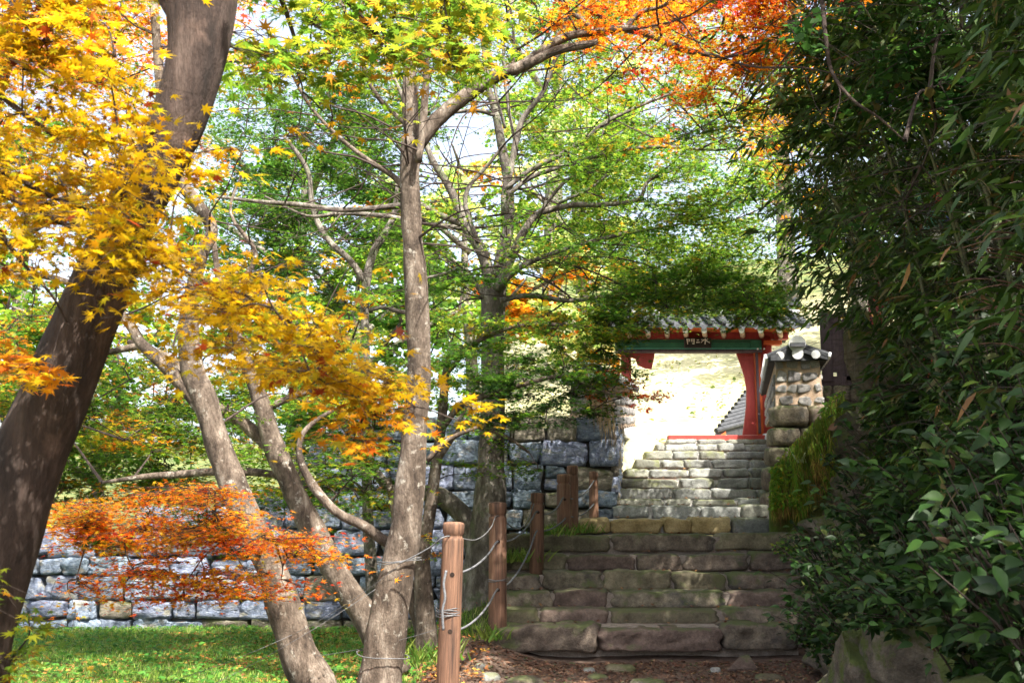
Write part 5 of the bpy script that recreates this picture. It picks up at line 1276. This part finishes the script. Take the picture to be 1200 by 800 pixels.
# straw hanging from the left wall end
def straw():
    n = 190; org = at(700, 470, 14.1); P = []; H = []; N = []; S_ = []
    for i in range(n):
        px = RNG.uniform(686, 720); py = 438 + (px - 690) * 1.1 + RNG.uniform(-3, 30); P.append(at(px, py, 14.12 + RNG.normal(0, .05))); H.append((RNG.normal(.06, .12), 0, -1)); N.append((RNG.normal(0, .5), -1, 0)); S_.append(RNG.uniform(.15, .55))
    strand = (np.array([(-.01, 0, 0), (.01, 0, 0), (.008, .5, .02), (-.008, .5, .02), (0, 1, 0)]), np.array([(0, 1, 2), (0, 2, 3), (3, 2, 4)]))
    c = np.array((.42, .30, .17)) * RNG.uniform(.5, 1.2, (n, 1))
    o = leaves_mesh("dry_straw", np.array(P), np.array(N), np.array(H), np.array(S_), c, strand, M['straw'], org, None); tag(o, "dry brown vine straw hanging over the left wall end, beside the gate", "straw")
straw()

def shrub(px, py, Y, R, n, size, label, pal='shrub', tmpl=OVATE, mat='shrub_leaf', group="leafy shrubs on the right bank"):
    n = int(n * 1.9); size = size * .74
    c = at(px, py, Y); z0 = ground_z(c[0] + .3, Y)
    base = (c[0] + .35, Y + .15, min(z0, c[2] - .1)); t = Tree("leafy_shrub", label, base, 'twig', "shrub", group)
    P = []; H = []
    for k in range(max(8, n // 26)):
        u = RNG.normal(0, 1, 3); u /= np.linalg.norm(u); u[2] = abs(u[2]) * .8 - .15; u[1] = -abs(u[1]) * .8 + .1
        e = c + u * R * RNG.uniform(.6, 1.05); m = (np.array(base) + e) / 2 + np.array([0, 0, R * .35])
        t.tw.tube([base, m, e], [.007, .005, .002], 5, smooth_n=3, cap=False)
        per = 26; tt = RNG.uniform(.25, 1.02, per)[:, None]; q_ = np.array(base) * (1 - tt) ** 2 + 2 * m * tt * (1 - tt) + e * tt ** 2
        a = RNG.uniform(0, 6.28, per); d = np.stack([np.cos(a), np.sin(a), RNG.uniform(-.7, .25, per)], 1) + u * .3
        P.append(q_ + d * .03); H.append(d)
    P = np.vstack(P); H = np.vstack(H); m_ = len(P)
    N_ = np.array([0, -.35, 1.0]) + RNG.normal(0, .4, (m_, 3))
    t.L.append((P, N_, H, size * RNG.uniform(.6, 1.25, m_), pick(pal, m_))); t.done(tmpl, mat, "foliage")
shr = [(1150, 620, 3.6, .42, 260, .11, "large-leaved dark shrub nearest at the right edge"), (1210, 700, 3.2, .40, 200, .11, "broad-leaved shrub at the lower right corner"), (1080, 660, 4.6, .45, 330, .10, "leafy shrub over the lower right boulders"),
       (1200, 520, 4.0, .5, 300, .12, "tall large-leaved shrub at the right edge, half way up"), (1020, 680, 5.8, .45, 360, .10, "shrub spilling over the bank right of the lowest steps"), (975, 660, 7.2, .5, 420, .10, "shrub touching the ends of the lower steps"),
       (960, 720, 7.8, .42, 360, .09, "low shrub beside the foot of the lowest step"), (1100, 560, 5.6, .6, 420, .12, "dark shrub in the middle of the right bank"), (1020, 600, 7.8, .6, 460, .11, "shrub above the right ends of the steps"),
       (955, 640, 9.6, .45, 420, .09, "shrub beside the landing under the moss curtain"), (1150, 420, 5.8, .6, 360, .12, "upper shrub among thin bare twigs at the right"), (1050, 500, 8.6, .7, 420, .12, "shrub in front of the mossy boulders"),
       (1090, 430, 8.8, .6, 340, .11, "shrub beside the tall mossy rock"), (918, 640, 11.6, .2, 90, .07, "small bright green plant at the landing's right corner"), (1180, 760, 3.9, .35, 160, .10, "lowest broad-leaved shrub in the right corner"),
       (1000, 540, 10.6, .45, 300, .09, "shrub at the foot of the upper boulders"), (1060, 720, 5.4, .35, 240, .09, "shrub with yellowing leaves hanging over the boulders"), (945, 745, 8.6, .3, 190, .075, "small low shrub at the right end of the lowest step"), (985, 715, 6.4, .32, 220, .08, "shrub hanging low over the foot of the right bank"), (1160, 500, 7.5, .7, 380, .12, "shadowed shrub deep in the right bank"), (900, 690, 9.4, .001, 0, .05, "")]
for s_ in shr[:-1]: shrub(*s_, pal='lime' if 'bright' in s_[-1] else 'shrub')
# bare twigs at the right
bt = Tree("bare_bush", "tangle of thin bare twigs sticking out at the right edge above the shrubs", at(1230, 430, 5.0), 'twig', "bush")
for k in range(16):
    y0 = RNG.uniform(250, 420); bt.tw.tube([at(1240, 430, 5.0), at(1215, y0 + 20, 5.0), at(1180 - RNG.uniform(0, 25), y0, 4.9), at(1135 - RNG.uniform(-20, 30), y0 + RNG.uniform(-22, 24), 4.85)], [.006, .005, .004, .0015], 5, smooth_n=3)
bt.tw.build("twigs", M['straw_twig'] if 'straw_twig' in M else M['post_wood'], bt.root, kind='stuff')

# ------------------------------------------------------------------ grass, litter
def scatter_ground(name, n, x0, x1, y0, y1, keep, tmpl, size, cols, wts, mat, up, label, cat, lift=0.0):
    P = []; tries = 0
    X_ = RNG.uniform(x0, x1, n * 3); Y_ = RNG.uniform(y0, y1, n * 3); c = 0
    for x, y in zip(X_, Y_):
        if keep(x, y): P.append((x, y, ground_z(x, y) + lift)); c += 1
        if c >= n: break
    P = np.array(P); m_ = len(P); a = RNG.uniform(0, 6.28, m_)
    if up:
        H = np.stack([np.cos(a) * .35, np.sin(a) * .35, np.ones(m_)], 1); N_ = np.stack([-np.sin(a), np.cos(a), RNG.normal(0, .2, m_)], 1)
    else:
        H = np.stack([np.cos(a), np.sin(a), RNG.normal(0, .15, m_)], 1); N_ = np.array([0, 0, 1.0]) + RNG.normal(0, .3, (m_, 3))
    cs = np.array(cols); w_ = np.array(wts, float); w_ /= w_.sum(); cc = cs[RNG.choice(len(cs), m_, p=w_)] * RNG.uniform(.7, 1.25, (m_, 1))
    o = leaves_mesh(name, P, N_, H, RNG.uniform(size[0], size[1], m_), cc, tmpl, M[mat], (x0, y0, 0), None); tag(o, label, cat)
blade = (np.array([(-.06, 0, 0), (.06, 0, 0), (.045, .55, .08), (-.045, .55, .08), (0, 1, .3)]), np.array([(0, 1, 2), (0, 2, 3), (3, 2, 4)]))
gl = lambda x, y: x < -.75 - .35 * noise.noise(Vector((x * .8, y * 1.5, 0))) - max(0, 9.4 - y) * .25 or (y > 10.4 and x < path_left(y) - .05)
scatter_ground("grass", 75000, -9, .6, 7.2, 14.3, gl, blade, (.035, .085), [(.15, .28, .04), (.26, .38, .06), (.08, .18, .03), (.42, .42, .15)], [4, 4, 2, 2], 'grass', True, "fresh green grass at the foot of the stone wall, dappled with sun", "grass")
scatter_ground("ground_plants", 9000, -9, -.6, 7.2, 14.2, gl, OVATE_LOW, (.04, .09), [(.06, .18, .03), (.10, .26, .04), (.16, .3, .05)], [3, 3, 1], 'grass', False, "low broad-leaved weeds growing in the grass under the trees", "weeds", .05)
lk = lambda x, y: (x > -1.6 and x < path_right(y) + .25 and (y < 9.93) and RNG.random() < .5 + .65 * max(0, noise.noise(Vector((x * 1.6, y * 1.6, 8))) + .25))
scatter_ground("leaf_litter", 15000, -1.9, 3.2, 6.8, 9.95, lk, LEAF5, (.018, .042), [(.17, .085, .055), (.13, .07, .045), (.27, .16, .10), (.10, .062, .045), (.34, .21, .11)], [4, 4, 2, 3, .7], 'litter', False, "dry reddish-brown fallen leaves strewn over the path below the steps", "fallen leaves", .012)
def tread_leaves():
    P = []
    for rows, Ys in ((lower_rows, lower_Y), (upper_rows, upper_Y)):
        for (top, bot, st), Y in zip(rows, Ys):
            for k in range(26):
                a = at(RNG.uniform(st[0][0], st[-1][1]), top, Y); dy = RNG.uniform(.05, .4); P.append((a[0], Y + dy, a[2] + .02))
    P = np.array(P); n = len(P); a = RNG.uniform(0, 6.28, n)
    H = np.stack([np.cos(a), np.sin(a), RNG.normal(0, .2, n)], 1); N_ = np.array([0, 0, 1.0]) + RNG.normal(0, .35, (n, 3))
    c = np.array([(.2, .085, .05), (.38, .2, .08), (.15, .07, .04)])[RNG.choice(3, n)] * RNG.uniform(.7, 1.2, (n, 1))
    o = leaves_mesh("step_leaf_litter", P, N_, H, RNG.uniform(.03, .05, n), c, LEAF5, M['litter'], (1, 10, 0), None); tag(o, "few dry leaves lying on the treads of both flights of steps", "fallen leaves")
tread_leaves()
bl = lambda x, y: x < -.2 and RNG.random() < .3 + noise.noise(Vector((x, y, 2)))
scatter_ground("bank_leaf_litter", 4200, -4.5, .2, 7.4, 13.5, bl, LEAF5, (.02, .045), [(.4, .16, .04), (.5, .3, .05), (.25, .09, .04)], [2, 1, 2], 'litter', False, "scattered fallen leaves lying in the grass on the left bank", "fallen leaves", .05)
# crumbs of soil and gravel on the path
gm = MB()
for k in range(900):
    x = RNG.uniform(-1.2, 2.9); y = RNG.uniform(7.2, 9.95); s_ = RNG.uniform(.006, .022); z = ground_z(x, y) + s_ * .3
    V_ = [(x + s_ * a, y + s_ * b, z + s_ * c * .7) for a, b, c in ((1, 0, 0), (0, 1, .1), (-1, .1, 0), (0, -1, 0), (.1, 0, 1), (0, 0, -1))]
    gm.add(V_, [(0, 1, 4), (1, 2, 4), (2, 3, 4), (3, 0, 4), (1, 0, 5), (2, 1, 5), (3, 2, 5), (0, 3, 5)])
o = gm.build("gravel", M['stair_stone'], None, kind='stuff'); tag(o, "small gravel crumbs scattered on the bare earth path", "gravel")
# weeds at the foot of posts
def tuft(px, py, Y, R, n, label, cols=((.10, .2, .03), (.2, .26, .05))):
    c = at(px, py, Y); z = ground_z(c[0], c[1]); P = np.stack([c[0] + RNG.normal(0, R, n), c[1] + RNG.normal(0, R, n), np.full(n, max(z, c[2] - .02))], 1)
    a = RNG.uniform(0, 6.28, n); H = np.stack([np.cos(a) * .6, np.sin(a) * .6, np.ones(n)], 1); N_ = np.stack([-np.sin(a), np.cos(a), RNG.normal(0, .2, n)], 1)
    o = leaves_mesh("grass_tuft", P, N_, H, RNG.uniform(.08, .2, n), np.array(cols)[RNG.choice(len(cols), n)] * RNG.uniform(.7, 1.2, (n, 1)), blade, M['grass'], tuple(c), None); tag(o, label, "grass tuft")
scatter_ground("slope_scrub", 900, 1.5, 9.5, 24.5, 44, lambda x, y: noise.noise(Vector((x * .7, y * .5, 4))) > .05, OVATE_LOW, (.08, .26), [(.14, .2, .05), (.26, .28, .08), (.3, .22, .08)], [2, 2, 1], 'grass', False, "low green scrub dotted over the sunlit slope seen through the gate", "scrub", .08)
tuft(575, 746, 9.9, .09, 70, "grass tuft at the foot of the tall reddish post")
tuft(648, 625, 12.3, .14, 130, "grass tuft on the landing edge left of the pale post")
tuft(685, 622, 12.5, .08, 60, "small grass tuft between the landing posts")
tuft(605, 655, 11.6, .16, 160, "sunlit grass tuft on the bank left of the short brown post")
tuft(500, 770, 8.4, .16, 120, "grass tuft left of the nearest post's foot")
tuft(937, 540, 12.2, .03, 14, "pale sunlit sprig on top of the hanging moss", ((.5, .55, .3),))
